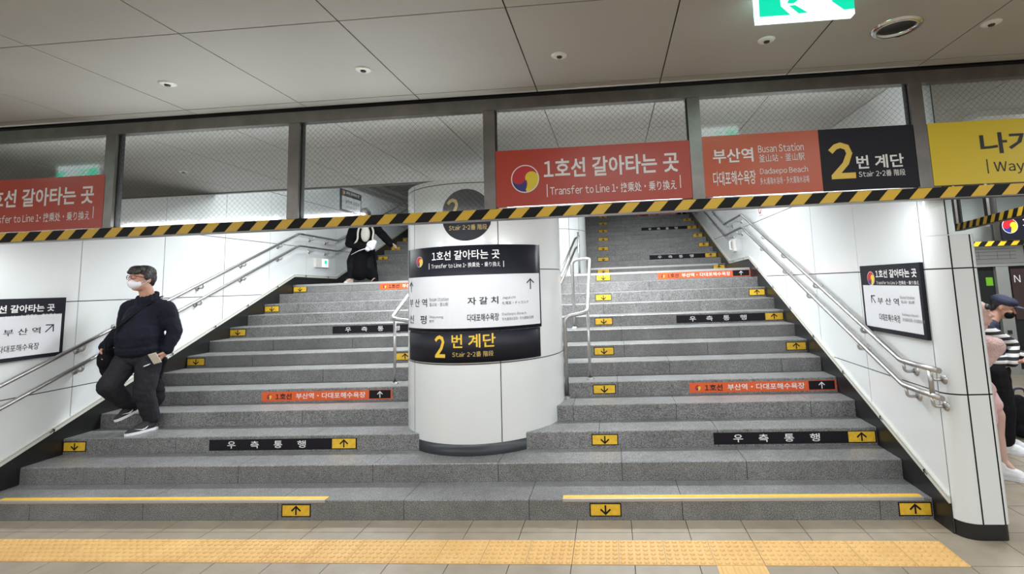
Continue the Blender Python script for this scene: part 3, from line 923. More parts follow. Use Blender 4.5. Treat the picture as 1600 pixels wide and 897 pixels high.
s2 = Sheet(lambda u, v, l: fp(u, v, .03 + l)); s2.emblem(.09, 3.82, .045); s2.build('emblem', t)

# ================================================================ RISER STICKERS
def riser_place(n):
    y, z0, z1 = riser(n)
    return (lambda u, v, l: (u, y - .0008 - l, z0 + v)), y, z0
def plate(sh, u0, u1, v0, v1, m, parent, name='sticker_film'):
    m_ = MB(); P = sh.place
    vs_ = [P(u, v, l) for l in (-.0003, .0012) for v in (v0, v1) for u in (u0, u1)]
    m_.add(vs_, [(0, 2, 3, 1), (4, 5, 7, 6), (0, 1, 5, 4), (2, 6, 7, 3), (0, 4, 6, 2), (1, 3, 7, 5)])
    return m_.build(name, m, parent)
def step_words(n):
    return ('on the %s riser of the lower flight' % ords(n)) if n <= 13 else ('on the %s riser of the upper flight' % ords(n - 13))
def arrow_sticker(n, u0, u1, up, where):
    P, y, z0 = riser_place(n)
    s = .92 if n > 13 else 1.0
    v0, v1 = .026 * s, .122 * s
    t = thing('arrow_sticker', 'yellow %s arrow sticker %s, %s' % ('up' if up else 'down', step_words(n), where), 'sticker', ((u0 + u1) / 2, y, z0), 'yellow arrow stickers on the stair risers')
    plate(Sheet(P), u0, u1, v0, v1, M['stickblack'], t, 'black_border')
    sh = Sheet(lambda u, v, l: P(u, v, .0013 + l))
    sh.rect(u0 + .009, u1 - .009, v0 + .008, v1 - .008, M['stickyellow'], .0004)
    sh.arrow((u0 + u1) / 2, (v0 + v1) / 2, .066 * s, M['stickblack'], .013, ang=0 if up else pi, head=.56, lift=.0009)
    sh.build('arrow_field', t)
def keep_right(n, u0, u1, ua, where):
    P, y, z0 = riser_place(n)
    s = .92 if n > 13 else 1.0
    v0, v1 = .020 * s, .120 * s
    t = thing('riser_banner', 'black keep-right banner %s, %s' % (step_words(n), where), 'sticker', ((u0 + u1) / 2, y, z0), 'black keep-right banners on the stair risers')
    plate(Sheet(P), u0, u1, v0, v1, M['stickblack'], t)
    sh = Sheet(lambda u, v, l: P(u, v, .0013 + l))
    for k, ch in enumerate('우측통행'):
        c = u0 + (ua - u0) * (.185 + .19 * k)
        sh.text(ch, c - .042, c + .042, v0 + .018, v1 - .016, M['white'], .012)
    sh.build('lettering', t)
    sh = Sheet(lambda u, v, l: P(u, v, .0013 + l))
    sh.rect(ua, u1 - .012, v0 + .008, v1 - .006, M['stickyellow'], .0004)
    sh.arrow((ua + u1 - .012) / 2, (v0 + v1) / 2, .070 * s, M['stickblack'], .013, head=.56, lift=.0009)
    sh.build('arrow_field', t)
def line_banner(n, u0, u1, ua, where):
    P, y, z0 = riser_place(n)
    s = .92 if n > 13 else 1.0
    v0, v1 = .018 * s, .118 * s
    t = thing('riser_banner', 'orange line banner %s, %s' % (step_words(n), where), 'sticker', ((u0 + u1) / 2, y, z0), 'orange line banners on the stair risers')
    plate(Sheet(P), u0, u1, v0, v1, M['stickorange'], t)
    Q = lambda u, v, l: P(u, v, .0013 + l)
    w = ua - u0; k = w / 1.19
    sh = Sheet(Q)
    sh.text('1호선', u0 + .155 * k, u0 + .335 * k, v0 + .018, v1 - .018, M['ink'], .03)
    sh.text('부산역・다대포해수욕장', u0 + .385 * k, u0 + 1.15 * k, v0 + .020, v1 - .018, M['white'], .012)
    sh.build('lettering', t)
    sh = Sheet(Q); sh.emblem(u0 + .085 * k, (v0 + v1) / 2, .030, .0004, ring=False); sh.build('emblem', t)
    sh = Sheet(Q)
    sh.rect(ua, u1 - .014, v0 + .009, v1 - .004, M['stickblack'], .0004)
    sh.arrow((ua + u1 - .014) / 2, (v0 + v1) / 2, .064 * s, M['white'], .010, head=.45, lift=.0009)
    sh.build('arrow_field', t)
RU = (2.318, 2.549); LU = (-2.346, -2.104)
for n in range(1, 14, 2):
    arrow_sticker(n, .093, .332, False, 'right of the column')
    if n > 1: arrow_sticker(n, -5.082, -4.836, False, 'against the left wall')
for n in range(14, 27, 2):
    arrow_sticker(n, .075, .318, False, 'beside the far column')
    if n > 14: arrow_sticker(n, -5.07, -4.83, False, 'against the left wall')
for n in (1, 7, 11): arrow_sticker(n, *RU, True, 'against the right wall')
for n in (1, 7, 11): arrow_sticker(n, *LU, True, 'left of the column')
for n in (14, 18, 20, 24): arrow_sticker(n, *RU, True, 'against the right wall')
for n in (3, 9):
    keep_right(n, 1.172, 2.552, 2.318, 'reaching the right wall'); keep_right(n, -3.562, -2.098, -2.338, 'left of the column')
for n in (16, 22): keep_right(n, 1.166, 2.552, 2.318, 'reaching the right wall')
for n in (5, 13):
    line_banner(n, 1.088, 2.548, 2.279, 'reaching the right wall'); line_banner(n, -3.556, -2.076, -2.33, 'left of the column')
line_banner(26, 1.088, 2.548, 2.279, 'reaching the right wall')

# ================================================================ TACTILE PAVING
def tactile(label, x0, nx, y0, bars, name):
    t = thing(name, label, 'tactile paving', (x0 + nx * .15, y0 + .15, 0))
    me0 = None
    for i in range(nx):
        m_ = MB()
        a = x0 + .3 * i
        if me0 is None:
            m_.box(a + .0022, a + .2978, y0 + .0022, y0 + .2978, -.002, .0035)
            if bars:
                for k in range(4):
                    xx = a + .0375 + .075 * k
                    m_.prism([(-.016, 0), (.016, 0), (.011, .005), (-.011, .005)], lambda p, q: (xx + p, y0 + .012, .0035 + q), lambda p, q: (xx + p, y0 + .288, .0035 + q))
            else:
                for k in range(6):
                    for j in range(6):
                        m_.lathe([(.0175, 0), (.0160, .0038), (.0105, .0062), (.0001, .0068)], (a + .025 + .05 * k, y0 + .025 + .05 * j, .0035), n=12)
            ob = m_.build('paving_tile', M['tactile'], t); me0 = ob
        else:
            ob = me0.copy(); COL.objects.link(ob); ob.parent = t; ob.location = (.3 * i, 0, 0)
    return t
tactile('long row of ochre dotted tactile tiles along the foot of the stairs', -2.0985 - .3 * 13, 28, -.597, False, 'tactile_paving')
m_t = thing('tactile_paving', 'short run of barred ochre tactile tiles leading away from the dotted row', 'tactile paving', (1.045, -1.05, 0))
for j in range(3):
    m_ = MB(); y0 = -.898 - .3 * j; a = .9015
    m_.box(a + .0022, a + .2978, y0 + .0022, y0 + .2978, -.002, .0035)
    for k in range(4):
        xx = a + .0375 + .075 * k
        m_.prism([(-.016, 0), (.016, 0), (.011, .005), (-.011, .005)], lambda p, q: (xx + p, y0 + .012, .0035 + q), lambda p, q: (xx + p, y0 + .288, .0035 + q))
    m_.build('paving_tile', M['tactile'], m_t)

# ================================================================ HANDRAILS
def arc3(p, q, r_, n=6):
    return p
def rounded(pts, rad, n=5):
    """polyline with its corners rounded"""
    pts = [V(p) for p in pts]; out = [pts[0]]
    for a, b, c in zip(pts[:-2], pts[1:-1], pts[2:]):
        d1 = (a - b); d2 = (c - b); r_ = min(rad, d1.length * .45, d2.length * .45)
        p0 = b + d1.normalized() * r_; p1 = b + d2.normalized() * r_
        for i in range(n + 1):
            t = i / n
            out.append(p0 * (1 - t) ** 2 + b * 2 * t * (1 - t) + p1 * t * t)
    out.append(pts[-1])
    return out
def wall_rail(label, xw, s, upz, loz, y_end, brU, brL, closed):
    x = xw + s * .085
    t = thing('handrail', label, 'handrail', (x, 2.5, 0))
    r_ = .019
    def prof(z):  # z = (end height, landing height)
        z0, z1 = z
        return [(y_end, z0), (.06, z0), (4.19, z1), (5.40, z1 - .02), (10.9, z1 - .02 + 5.5 * .398)]
    def height(z, y):
        p = prof(z)
        for (a, za), (b, zb) in zip(p[:-1], p[1:]):
            if a <= y <= b: return za + (zb - za) * (y - a) / (b - a)
    for nm, z in (('upper_rail', upz), ('lower_rail', loz)):
        m_ = MB(); m_.tube(rounded([(x, y, zz) for y, zz in prof(z)], .04), r_, n=14)
        m_.build(nm, M['steel'], t)
    for z, ys in ((upz, brU), (loz, brL)):
        for y in ys:
            zz = height(z, y)
            m_ = MB()
            m_.tube(rounded([(x, y, zz - .01), (x, y, zz - .075), (xw + s * .004, y, zz - .075)], .05, 6), .011, n=10)
            m_.lathe([(.001, .016), (.022, .014), (.033, .004), (.034, 0)], (xw + s * .001, y, zz - .075), axis=(s, 0, 0), n=20)
            m_.build('bracket', M['steel'], t)
    if closed:
        y = y_end + .10
        m_ = MB(); m_.tube([(x, y, upz[0]), (x, y, loz[0])], .016, n=12); m_.build('end_post', M['steel'], t)
    return t
def ys_of(pxs, x): return [un(a, b, 'X', x).y for a, b in pxs]
xr = XR - .085; xl = XL + .085
wall_rail('double stainless handrail with bracket feet on the right stair wall', XR, -1, (1.105, 2.785), (.925, 2.575), -.374,
          [.03, -.28, .62, 1.55, 2.45, 3.2, 4.5, 5.1, 6.4, 7.8], [.03, -.27, .70, 1.75, 2.45, 3.3, 4.5, 5.1, 6.4, 7.8], True)
wall_rail('double stainless handrail with bracket feet on the left stair wall', XL, 1, (1.06, 2.81), (.86, 2.60), -.374,
          [-.28, .03, .76, 2.20, 2.95, 3.75, 4.6, 5.1, 6.4, 7.8], [-.27, .03, .76, 2.18, 2.95, 3.75, 4.6, 5.1, 6.4, 7.8], True)

def foot(m_, p, mi=0):
    m_.lathe([(.042, 0), (.042, .006), (.030, .014), (.024, .022)], p, n=20, mi=mi)
def staple(label, xin, xout):
    t = thing('handrail', label, 'handrail', ((xin + xout) / 2, 2.0, 4 * H))
    zA, zC = 1.415, 2.085
    m_ = MB()
    m_.tube(rounded([(xin, 1.372, 4 * H), (xin, 1.372, zA), (xin * .0 + xin, 1.372, zA + .02)], .001) + [], .0, n=3) if False else None
    pts = rounded([(xin, 1.372, 4 * H + .001), (xin, 1.372, zA + .01), (xout, 1.46, zA + .045), (xout, 2.70, zC + .02), (xin, 2.72, zC), (xin, 2.72, 8 * H + .001)], .075, 7)
    m_.tube(pts, .0205, n=14)
    m_.build('looped_rail', M['steel'], t)
    for p in ((xin, 1.372, 4 * H), (xin, 2.72, 8 * H)):
        k = MB(); foot(k, p); k.build('floor_flange', M['steel'], t)
    k = MB(); k.tube([(xout - (.0), 1.55, 5 * H), (xout, 1.55, zA + .075)], .0155, n=12); foot(k, (xout, 1.55, 5 * H)); k.build('post', M['steel'], t)
    return t
staple('looped stainless guard rail on the steps right of the column', -.176, .062)
staple('looped stainless guard rail on the steps left of the column', -1.83, -2.118)
# rail from the column back up to the far column
t = thing('handrail', 'pair of thin steel rails rising between the two columns', 'handrail', (-.45, 3.6, LZ))
for nm, dz in (('upper_rail', 0), ('lower_rail', -.165)):
    a = un(862, 458, 'Y', 3.15); b = un(898.5, 373, 'Y', 4.35); c = un(904.5, 369, 'Y', 4.9)
    m_ = MB(); m_.tube(rounded([a + V((0, 0, dz)), b + V((0, 0, dz)), c + V((0, 0, dz))], .05), .017, n=12)
    m_.build(nm, M['frame'], t)
m_ = MB(); a = un(905, 414, 'Y', 4.3); m_.tube([(a.x, 4.3, LZ), (a.x, 4.3, a.z + .55)], .017, n=12); foot(m_, (a.x, 4.3, LZ)); m_.build('post', M['steel'], t)

# ================================================================ CEILING FITTINGS
def sprinkler(x, y, z, label):
    t = thing('sprinkler', label, 'sprinkler', (x, y, z), 'ceiling sprinklers')
    m_ = MB(); m_.lathe([(.051, 0), (.050, -.004), (.034, -.009), (.020, -.010), (.0001, -.010)], (x, y, z), n=28); m_.build('cover_plate', M['plastic'], t)
    m_ = MB(); m_.lathe([(.018, -.0095), (.016, -.017), (.010, -.020), (.0001, -.020)], (x, y, z), n=20); m_.build('nozzle', M['darkcup'], t)
for x, y, w in ((-2.562, -.975, 'leftmost, above the red sign at the photo edge'), (-1.206, -.975, 'second from the left along the barrier'), (.071, -.975, 'above the red transfer sign with the emblem'), (1.339, -.98, 'just left of the round downlight, beneath the green exit sign'), (2.621, -.99, 'right of the round downlight')):
    sprinkler(x, y, HC, 'small white ceiling sprinkler disc, ' + w)
sprinkler(-4.445, 1.21, HC, 'small sprinkler disc on the ceiling seen through the barrier glass')
t = thing('downlight', 'round recessed unlit downlight with chrome ring in the ceiling', 'ceiling light', (DLX, DLY, HC))
m_ = MB(); m_.lathe([(.134, 0), (.133, -.006), (.122, -.013), (.108, -.012), (.100, -.004), (.098, .004)], (DLX, DLY, HC), n=56); m_.lathe([(.114, -.0135), (.111, -.017), (.104, -.015)], (DLX, DLY, HC), n=56)
m_.build('chrome_ring', M['chrome'], t)
m_ = MB(); m_.lathe([(.102, 0), (.098, .006), (.080, .010), (.0001, .0125)], (DLX, DLY, HC), n=48); m_.build('reflector_cup', M['darkcup'], t)

# exit signs hanging from the hall ceiling
EY = -1.5
def exit_sign(label, dx):
    x0, x1 = 1.124, 1.598; z0, z1 = 3.052, HC - .002
    t = thing('exit_sign', label, 'exit sign', ((x0 + x1) / 2 + dx, EY, z1), 'green exit signs under the hall ceiling')
    m_ = MB(); m_.box(x0 + dx, x1 + dx, EY, EY + .045, z0, z1); m_.build('housing', M['exwhite'], t)
    m_ = MB(); m_.box(x0 + dx, x1 + dx, EY + .045, EY + .046, z0, z1); m_.build('rear_face', M['exwhiteb'], t)  # extra-bright sheet added so the sign shows in the barrier glass
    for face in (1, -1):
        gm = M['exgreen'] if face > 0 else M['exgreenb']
        pl = (lambda u, v, l: (u + dx, EY - .001 - l, v)) if face > 0 else (lambda u, v, l: (x0 + x1 - u + dx, EY + .047 + l, v))
        sh = Sheet(pl)
        def P(cs_): return [(lambda p: (p.x, min(p.z, z1 - .001)))(un(1170 + a / 5.517, b / 5.517, 'Y', EY)) for a, b in cs_]
        sh.poly(P([(85, -8), (268, -8), (275, 55), (360, 130), (92, 148)]), gm, .0005)
        sh.poly(P([(330, 30), (345, -8), (425, -8), (415, 10), (385, 30)]), gm, .0005)
        sh.poly(P([(345, 50), (400, 45), (510, 110), (430, 118)]), gm, .0005)
        sh.poly(P([(715, -8), (905, -8), (912, 75), (820, 85), (715, 12)]), gm, .0005)
        sh.build('pictogram', t)
exit_sign('lit green and white exit sign cut by the top photo edge', 0)
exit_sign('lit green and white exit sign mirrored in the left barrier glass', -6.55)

# lamp fixtures
for i, (x, y, z, sx, sy, wv, colr, kind) in enumerate(LAMPS):
    lab = {'hall': 'long fluorescent ceiling light over the platform hall, the two nearest the stairs added', 'stair': 'fluorescent ceiling light above the stairs', 'edge': 'added light hidden behind the edge of the hall ceiling', 'passage': 'fluorescent ceiling light in the passage beside the stairs'}[kind]
    ztop = z + (.012 if kind == 'hall' else .06)
    t = thing('ceiling_or_added_light', lab, 'ceiling light', (x, y, ztop), {'hall': 'lights over the hall', 'stair': 'lights over the stairs', 'edge': 'added lights behind the ceiling edge', 'passage': 'lights in the passage'}[kind])
    m_ = MB(); m_.box(x - sx / 2 - .02, x + sx / 2 + .02, y - sy / 2 - .02, y + sy / 2 + .02, z + .002, ztop - .001); m_.build('housing', M['fixture'], t)
    ld = bpy.data.lights.new('fluorescent_or_added_light', 'AREA'); ld.shape = 'RECTANGLE'; ld.size = sx; ld.size_y = sy; ld.energy = wv; ld.color = colr
    lo = bpy.data.objects.new('fluorescent_or_added_light', ld); COL.objects.link(lo); lo.parent = t; lo.location = (0, 0, z - ztop)

# light strips added behind the barrier's lower rail to brighten ceiling and steps
for x in (-4.345, -2.82, -1.29, .23, 1.755):
    t = thing('ceiling_or_added_light', 'added thin light strip behind the lower barrier rail, brightening ceiling and steps', 'ceiling light', (x, YB + .06, 2.30), 'added light strips behind the barrier')
    m_ = MB(); m_.box(x - .66, x + .66, YB + .038, YB + .075, 2.285, 2.318); m_.build('housing', M['fixture'], t)
    ld = bpy.data.lights.new('added_strip_up', 'AREA'); ld.shape = 'RECTANGLE'; ld.size = 1.3; ld.size_y = .03; ld.energy = E_ADDED_UP; ld.color = COOL
    lo = bpy.data.objects.new('added_strip_up', ld); COL.objects.link(lo); lo.parent = t; lo.location = (0, .0, .024); lo.rotation_euler = (R(180 + 48), 0, 0)
    ld = bpy.data.lights.new('added_strip_down', 'AREA'); ld.shape = 'RECTANGLE'; ld.size = 1.3; ld.size_y = .03; ld.energy = E_ADDED_DOWN; ld.color = COOL
    lo = bpy.data.objects.new('added_strip_down', ld); COL.objects.link(lo); lo.parent = t; lo.location = (0, .0, -.020); lo.rotation_euler = (R(25), 0, 0)

# small wall fittings
p = un(500.5, 411, 'X', XL)
t = thing('guide_light', 'small lit green guide light box low on the left landing wall', 'exit light', (XL, p.y, p.z))
m_ = MB(); m_.box(XL + .001, XL + .04, p.y - .20, p.y + .24, p.z - .085, p.z + .085); m_.build('housing', M['plastic'], t)
m_ = MB(); m_.box(XL + .04, XL + .045, p.y - .01, p.y + .18, p.z - .075, p.z + .07); m_.build('lit_panel', M['exwhite'], t)
m_ = MB(); m_.box(XL + .045, XL + .047, p.y + .06, p.y + .14, p.z - .02, p.z + .05); m_.build('pictogram', M['exgreen'], t)
p = un(1149, 383, 'X', XR)
t = thing('emergency_phone', 'small white wall phone box on the right wall at the landing', 'wall phone', (XR, p.y, p.z))
m_ = MB(); m_.box(XR - .05, XR - .001, p.y - .075, p.y + .075, p.z - .11, p.z + .11); m_.build('casing', M['plastic'], t)
m_ = MB(); m_.tube(rounded([(XR - .052, p.y + .03, p.z - .08), (XR - .085, p.y + .03, p.z - .07), (XR - .085, p.y + .03, p.z + .07), (XR - .052, p.y + .03, p.z + .08)], .03), .018, n=10); m_.build('handset', M['white'], t)
p = un(1188, 327, 'X', XR)
t = thing('pictogram_sign', 'small square white sign with red mark on the right wall under the barrier', 'sign', (XR, p.y, p.z))
m_ = MB(); m_.box(XR - .006, XR - .001, p.y - .09, p.y + .09, p.z - .09, p.z + .09); m_.build('plate', M['signwhite'], t)
m_ = MB(); m_.lathe([(.066, .0005), (.066, .002), (.044, .002), (.044, .0005)], (XR - .006, p.y, p.z), axis=(-1, 0, 0), n=24); m_.build('ring_mark', M['signred'], t)
# cable tray high along the left stairwell wall
m_ = MB()
for k, (zz, ww) in enumerate(((4.10, .05), (4.02, .018), (3.975, .012))):
    m_.box(XL + .005, XL + .05 + .03 * (2 - k), 5.4, 11.0, zz, zz + ww)
tag(m_.build('cable_tray', M['steel'], origin=(XL, 8, 4.0)), 'shiny metal cable tray along the top of the left stairwell wall', 'cable tray')

# ================================================================ PASSAGE ON THE RIGHT
A2 = V((4.89, 2.885)); B2 = V((4.10, .15))
d2 = (B2 - A2).normalized(); n2 = V((d2.y, -d2.x))
if n2.x > 0: n2 = -n2
barrier('short wired-glass barrier with hazard stripe hanging in the right passage', lambda u, v, l: (A2.x + d2.x * u + n2.x * l, A2.y + d2.y * u + n2.y * l, v), 0, (B2 - A2).length, [.06, 1.0, 2.3], 2.275, 2.36, HC, .05, wires=False, group='smoke barriers in the passage')
barrier('far wired-glass barrier with hazard stripe above the platform doors', lambda u, v, l: (u, 4.75 - l, v), 5.6, 9.5, [6.72, 8.4], 2.135, 2.215, HC, 5.7, wires=False, group='smoke barriers in the passage')
t = thing('direction_sign', 'dark hanging sign with tricolour emblem on the far barrier at right', 'sign', (7.5, 4.69, 2.22))
m_ = MB(); m_.box(6.77, 8.36, 4.69, 4.71, 2.225, 2.64); m_.build('sign_board', M['signdark'], t)
p = un(1578, 353, 'Y', 4.69)
sh = Sheet(lambda u, v, l: (u, 4.69 - l, v)); sh.emblem(p.x, p.z, .122); sh.build('emblem', t)
sh = Sheet(lambda u, v, l: (u, 4.69 - l, v)); sh.text('1호선 갈아타는 곳', p.x + .2, p.x + 1.1, p.z - .02, p.z + .12, M['white'], .02); sh.build('lettering', t)
# platform screen doors
PY = 5.05
m_ = MB()
m_.box(4.9, 9.6, PY, PY + .2, 2.17, HC, 0)
struct(m_.build('wall_platform', M['hall']))
t = thing('platform_screen_door', 'grey platform screen doors with dark glass at the end of the right passage', 'platform doors', (7.2, PY, 0))
m_ = MB(); m_.box(4.9, 9.6, PY - .02, PY + .2, 1.80, 2.17); m_.build('header', M['doorframe'], t)
m_ = MB(); m_.box(4.9, 7.32, PY - .03, PY - .02, 1.86, 2.15); mp = m_.build('route_map_board', M['signwhite'], t)
sh = Sheet(lambda u, v, l: (u, PY - .03 - l, v))
for v in (1.93, 1.99, 2.05, 2.10): sh.line(5.2, v, 7.2, v - .004, .006, M['grey'])
for u in (6.6, 6.9, 7.1): sh.line(u, 1.93, u, 2.05, .006, M['grey'])
sh.build('route_lines', mp)
m_ = MB(); m_.box(7.34, 8.2, PY - .035, PY - .02, 1.86, 2.15); k = m_.build('black_board', M['signdark'], t)
sh = Sheet(lambda u, v, l: (u, PY - .035 - l, v)); sh.rect(7.38, 7.46, 1.90, 1.97, M['white']); sh.rect(7.38, 7.46, 2.03, 2.10, M['white']); sh.build('white_marks', k)
for a, b in ((4.9, 5.0), (6.20, 6.28), (6.86, 7.06), (9.2, 9.3)):
    m_ = MB(); m_.box(a, b, PY - .01, PY + .16, 0, 1.80); m_.build('frame_post', M['doorframe'], t)
for a, b in ((5.0, 6.20), (6.28, 6.86), (7.06, 9.2)):
    m_ = MB(); m_.box(a, b, PY + .05, PY + .07, .08, 1.80); m_.build('glass_leaf', M['doorglass'], t)
m_ = MB(); m_.box(4.9, 9.6, PY + .0, PY + .16, 0, .08); m_.build('sill', M['doorframe'], t)
m_ = MB(); m_.box(7.12, 8.9, PY + .03, PY + .05, .9, 1.75); k = m_.build('advert_panel', M['maroon'], t)
sh = Sheet(lambda u, v, l: (u, PY + .03 - l, v)); sh.text('N', 7.16, 7.26, 1.52, 1.64, M['white']); sh.build('lettering', k)
m_ = MB(); p = un(1546, 440, 'Y', PY + .045); m_.box(p.x - .055, p.x + .055, PY + .042, PY + .049, p.z - .07, p.z + .07); m_.build('green_sticker', M['greenstick'], t)
m_ = MB(); p = un(1578, 519, 'Y', PY - .015); m_.box(p.x - .03, p.x + .03, PY - .03, PY - .01, p.z - .03, p.z + .03); m_.build('door_switch', M['rubber'], t)

# ================================================================ PEOPLE
class Blob:
    """closed tapered volumes fused into one continuous surface"""
    def __init__(s): s.mb = MB()
    def ell(s, c, r, rot=None, n=16):
        vs_, fs = [], []
        m = rot or Matrix.Identity(3)
        k = n // 2
        for i in range(1, k):
            ph = pi * i / k
            for j in range(n):
                th = 2 * pi * j / n
                vs_.append(V(c) + m @ V((r[0] * sin(ph) * cos(th), r[1] * sin(ph) * sin(th), r[2] * cos(ph))))
        top = len(vs_); vs_.append(V(c) + m @ V((0, 0, r[2]))); vs_.append(V(c) - m @ V((0, 0, r[2])))
        for i in range(k - 2):
            for j in range(n):
                fs.append((i * n + j, (i + 1) * n + j, (i + 1) * n + (j + 1) % n, i * n + (j + 1) % n))
        for j in range(n):
            fs.append((top, j, (j + 1) % n)); fs.append((top + 1, (k - 2) * n + (j + 1) % n, (k - 2) * n + j))
        s.mb.add(vs_, fs); return s
    def chain(s, pts, n=14):
        """(point, radius) list: a tapering limb"""
        for p, r in pts: s.ell(p, (r, r, r), n=n)
        for (p, r), (q, t) in zip(pts[:-1], pts[1:]):
            p, q = V(p), V(q); d = q - p
            if d.length < 1e-5: continue
            d.normalize(); u = d.orthogonal().normalized(); w = d.cross(u)
            a = [p + (u * cos(2 * pi * i / n) + w * sin(2 * pi * i / n)) * r for i in range(n)]
            b = [q + (u * cos(2 * pi * i / n) + w * sin(2 * pi * i / n)) * t for i in range(n)]
            s.mb.add(a + b, [(i, (i + 1) % n, n + (i + 1) % n, n + i) for i in range(n)] + [list(range(n))[::-1], list(range(n, 2 * n))])
        return s
    def build(s, name, m, parent, voxel=.009, smooth=4, folds=0.0, fscale=.08):
        me = bpy.data.meshes.new(name)
        me.from_pydata([tuple(v) for v in s.mb.v], [], s.mb.f)
        bm = bmesh.new(); bm.from_mesh(me); bmesh.ops.recalc_face_normals(bm, faces=bm.faces); bm.to_mesh(me); bm.free()
        o = bpy.data.objects.new(name, me); COL.objects.link(o)
        md = o.modifiers.new('r', 'REMESH'); md.mode = 'VOXEL'; md.voxel_size = voxel; md.use_smooth_shade = True
        if smooth:
            sm = o.modifiers.new('s', 'SMOOTH'); sm.factor = .5; sm.iterations = smooth
        if folds:
            tx = bpy.data.textures.new('folds', 'CLOUDS'); tx.noise_scale = fscale; tx.noise_depth = 2
            dm = o.modifiers.new('d', 'DISPLACE'); dm.texture = tx; dm.strength = folds; dm.mid_level = .5; dm.texture_coords = 'GLOBAL'
        dg = bpy.context.evaluated_depsgraph_get()
        me2 = bpy.data.meshes.new_from_object(o.evaluated_get(dg))
        bpy.data.objects.remove(o); bpy.data.meshes.remove(me)
        off = V(parent.location)
        if parent.parent is not None: off = off + V(parent.parent.location)
        me2.transform(Matrix.Translation(-off))
        me2.materials.clear(); me2.materials.append(m)
        for p in me2.polygons: p.use_smooth = True
        me2.name = name
        o = bpy.data.objects.new(name, me2); COL.objects.link(o); o.parent = parent
        return o

def frame(fwd, up=(0, 0, 1)):
    """columns: left, back, up  (a figure facing -y has the identity)"""
    f = V(fwd).normalized(); u = V(up); l = u.cross(f).normalized() * -1
    l = f.cross(u).normalized() * -1
    u = f.cross(l).normalized() * -1 if False else l.cross(-f).normalized()
    return Matrix(((l.x, -f.x, u.x), (l.y, -f.y, u.y), (l.z, -f.z, u.z)))

def head_blob(b, c, m, s=1.0):
    c = V(c)
    def P(x, y, z): return c + m @ (V((x, y, z)) * s)
    def E(x, y, z, a, e, i): b.ell(P(x, y, z), (a * s, e * s, i * s), m)
    E(0, .012, .030, .077, .096, .092)
    E(0, -.020, -.045, .062, .070, .072)
    E(0, -.045, -.088, .032, .032, .026)
    b.chain([(P(0, -.088, .012), .010 * s), (P(0, -.106, -.022), .014 * s)])
    E(0, -.088, -.060, .022, .010, .006); E(0, -.087, -.072, .020, .010, .006)
    for k in (1, -1):
        E(k * .077, .012, -.012, .010, .018, .030)
        E(k * .036, -.072, -.020, .024, .018, .020)
        E(k * .031, -.076, .030, .024, .014, .008)
    return P

def hand_blob(b, wrist, d, side, curl=.6, s=1.0, thumb=1):
    """palm and five fingers; d: direction of the hand, side: palm normal"""
    d = V(d).normalized(); nrm = V(side); nrm = (nrm - d * nrm.dot(d)).normalized(); lat = d.cross(nrm)
    w = V(wrist)
    b.chain([(w, .026 * s), (w + d * .03 * s, .027 * s)])
    for k in (-1, 0, 1):
        b.chain([(w + d * .02 * s + lat * k * .014 * s, .016 * s), (w + d * .085 * s + lat * k * .022 * s, .0145 * s)])
    for i, (off, L) in enumerate(((-.029, .062), (-.010, .074), (.010, .069), (.028, .054))):
        p0 = w + d * .088 * s + lat * off * s
        a1 = curl * .6; a2 = curl * 1.5
        d1 = d * cos(a1) + nrm * sin(a1); d2 = d * cos(a2) + nrm * sin(a2)
        p1 = p0 + d1 * L * .5 * s; p2 = p1 + d2 * L * .5 * s
        b.chain([(p0, .0105 * s), (p1, .0098 * s), (p2, .0082 * s)], n=10)
    t0 = w + d * .028 * s - lat * .026 * s * thumb
    t1 = t0 + (d * .7 - lat * .6 * thumb + nrm * .35).normalized() * .036 * s
    t2 = t1 + (d * .8 - lat * .1 * thumb + nrm * .6).normalized() * .03 * s
    b.chain([(t0, .014 * s), (t1, .0105 * s), (t2, .0085 * s)], n=10)

def shoe(parent, heel, toe, mu, ms, s=1.0, mark=None, up=(0, 0, 1)):
    """heel/toe: ground points under the back and the tip of the foot"""
    heel, toe = V(heel), V(toe); d = (toe - heel); L = d.length; d.normalize()
    lat = d.cross(V(up)).normalized(); u = lat.cross(d).normalized()
    def P(a, b_, c): return heel + d * a * L + lat * b_ * s + u * c * s
    b = Blob()
    b.ell(P(.16, 0, .052), (.040 * s,) * 3)
    b.chain([(P(.17, 0, .055), .040 * s), (P(.22, 0, .105), .042 * s)])
    b.chain([(P(.2, 0, .05), .042 * s), (P(.55, .0, .040), .041 * s), (P(.83, 0, .028), .032 * s)])
    b.chain([(P(.26, 0, .085), .034 * s), (P(.62, 0, .048), .036 * s)])
    b.chain([(P(.62, .014, .030), .030 * s), (P(.90, .006, .022), .024 * s)])
    b.chain([(P(.62, -.014, .030), .030 * s), (P(.88, -.006, .022), .024 * s)])
    o = b.build('shoe', mu, parent, .006, 3)
    m_ = MB()
    pr = [(.0, .030), (.0, -.030), (.10, -.037), (.35, -.037), (.62, -.047), (.85, -.040), (.97, -.020), (1.0, 0), (.97, .020), (.85, .040), (.62, .047), (.35, .037), (.10, .037)]
    m_.prism(pr, lambda a, b_: P(a, b_, 0.001), lambda a, b_: P(a, b_, .026), 0)
    m_.build('sole', ms, o)
    if mark is not None:
        k = MB()
        for sd in (1, -1):
            pts = [(.36, .060), (.42, .040), (.52, .030), (.80, .058), (.56, .042), (.46, .046)]
            q = [P(a, sd * (.0445 - .006 * abs(a - .5)), c) for a, c in pts]
            k.add(q + [x + lat * sd * .003 for x in q], [list(range(6)), list(range(6, 12))])
        k.build('swoosh_mark', mark, o)
    return o

I3 = Matrix.Identity(3)
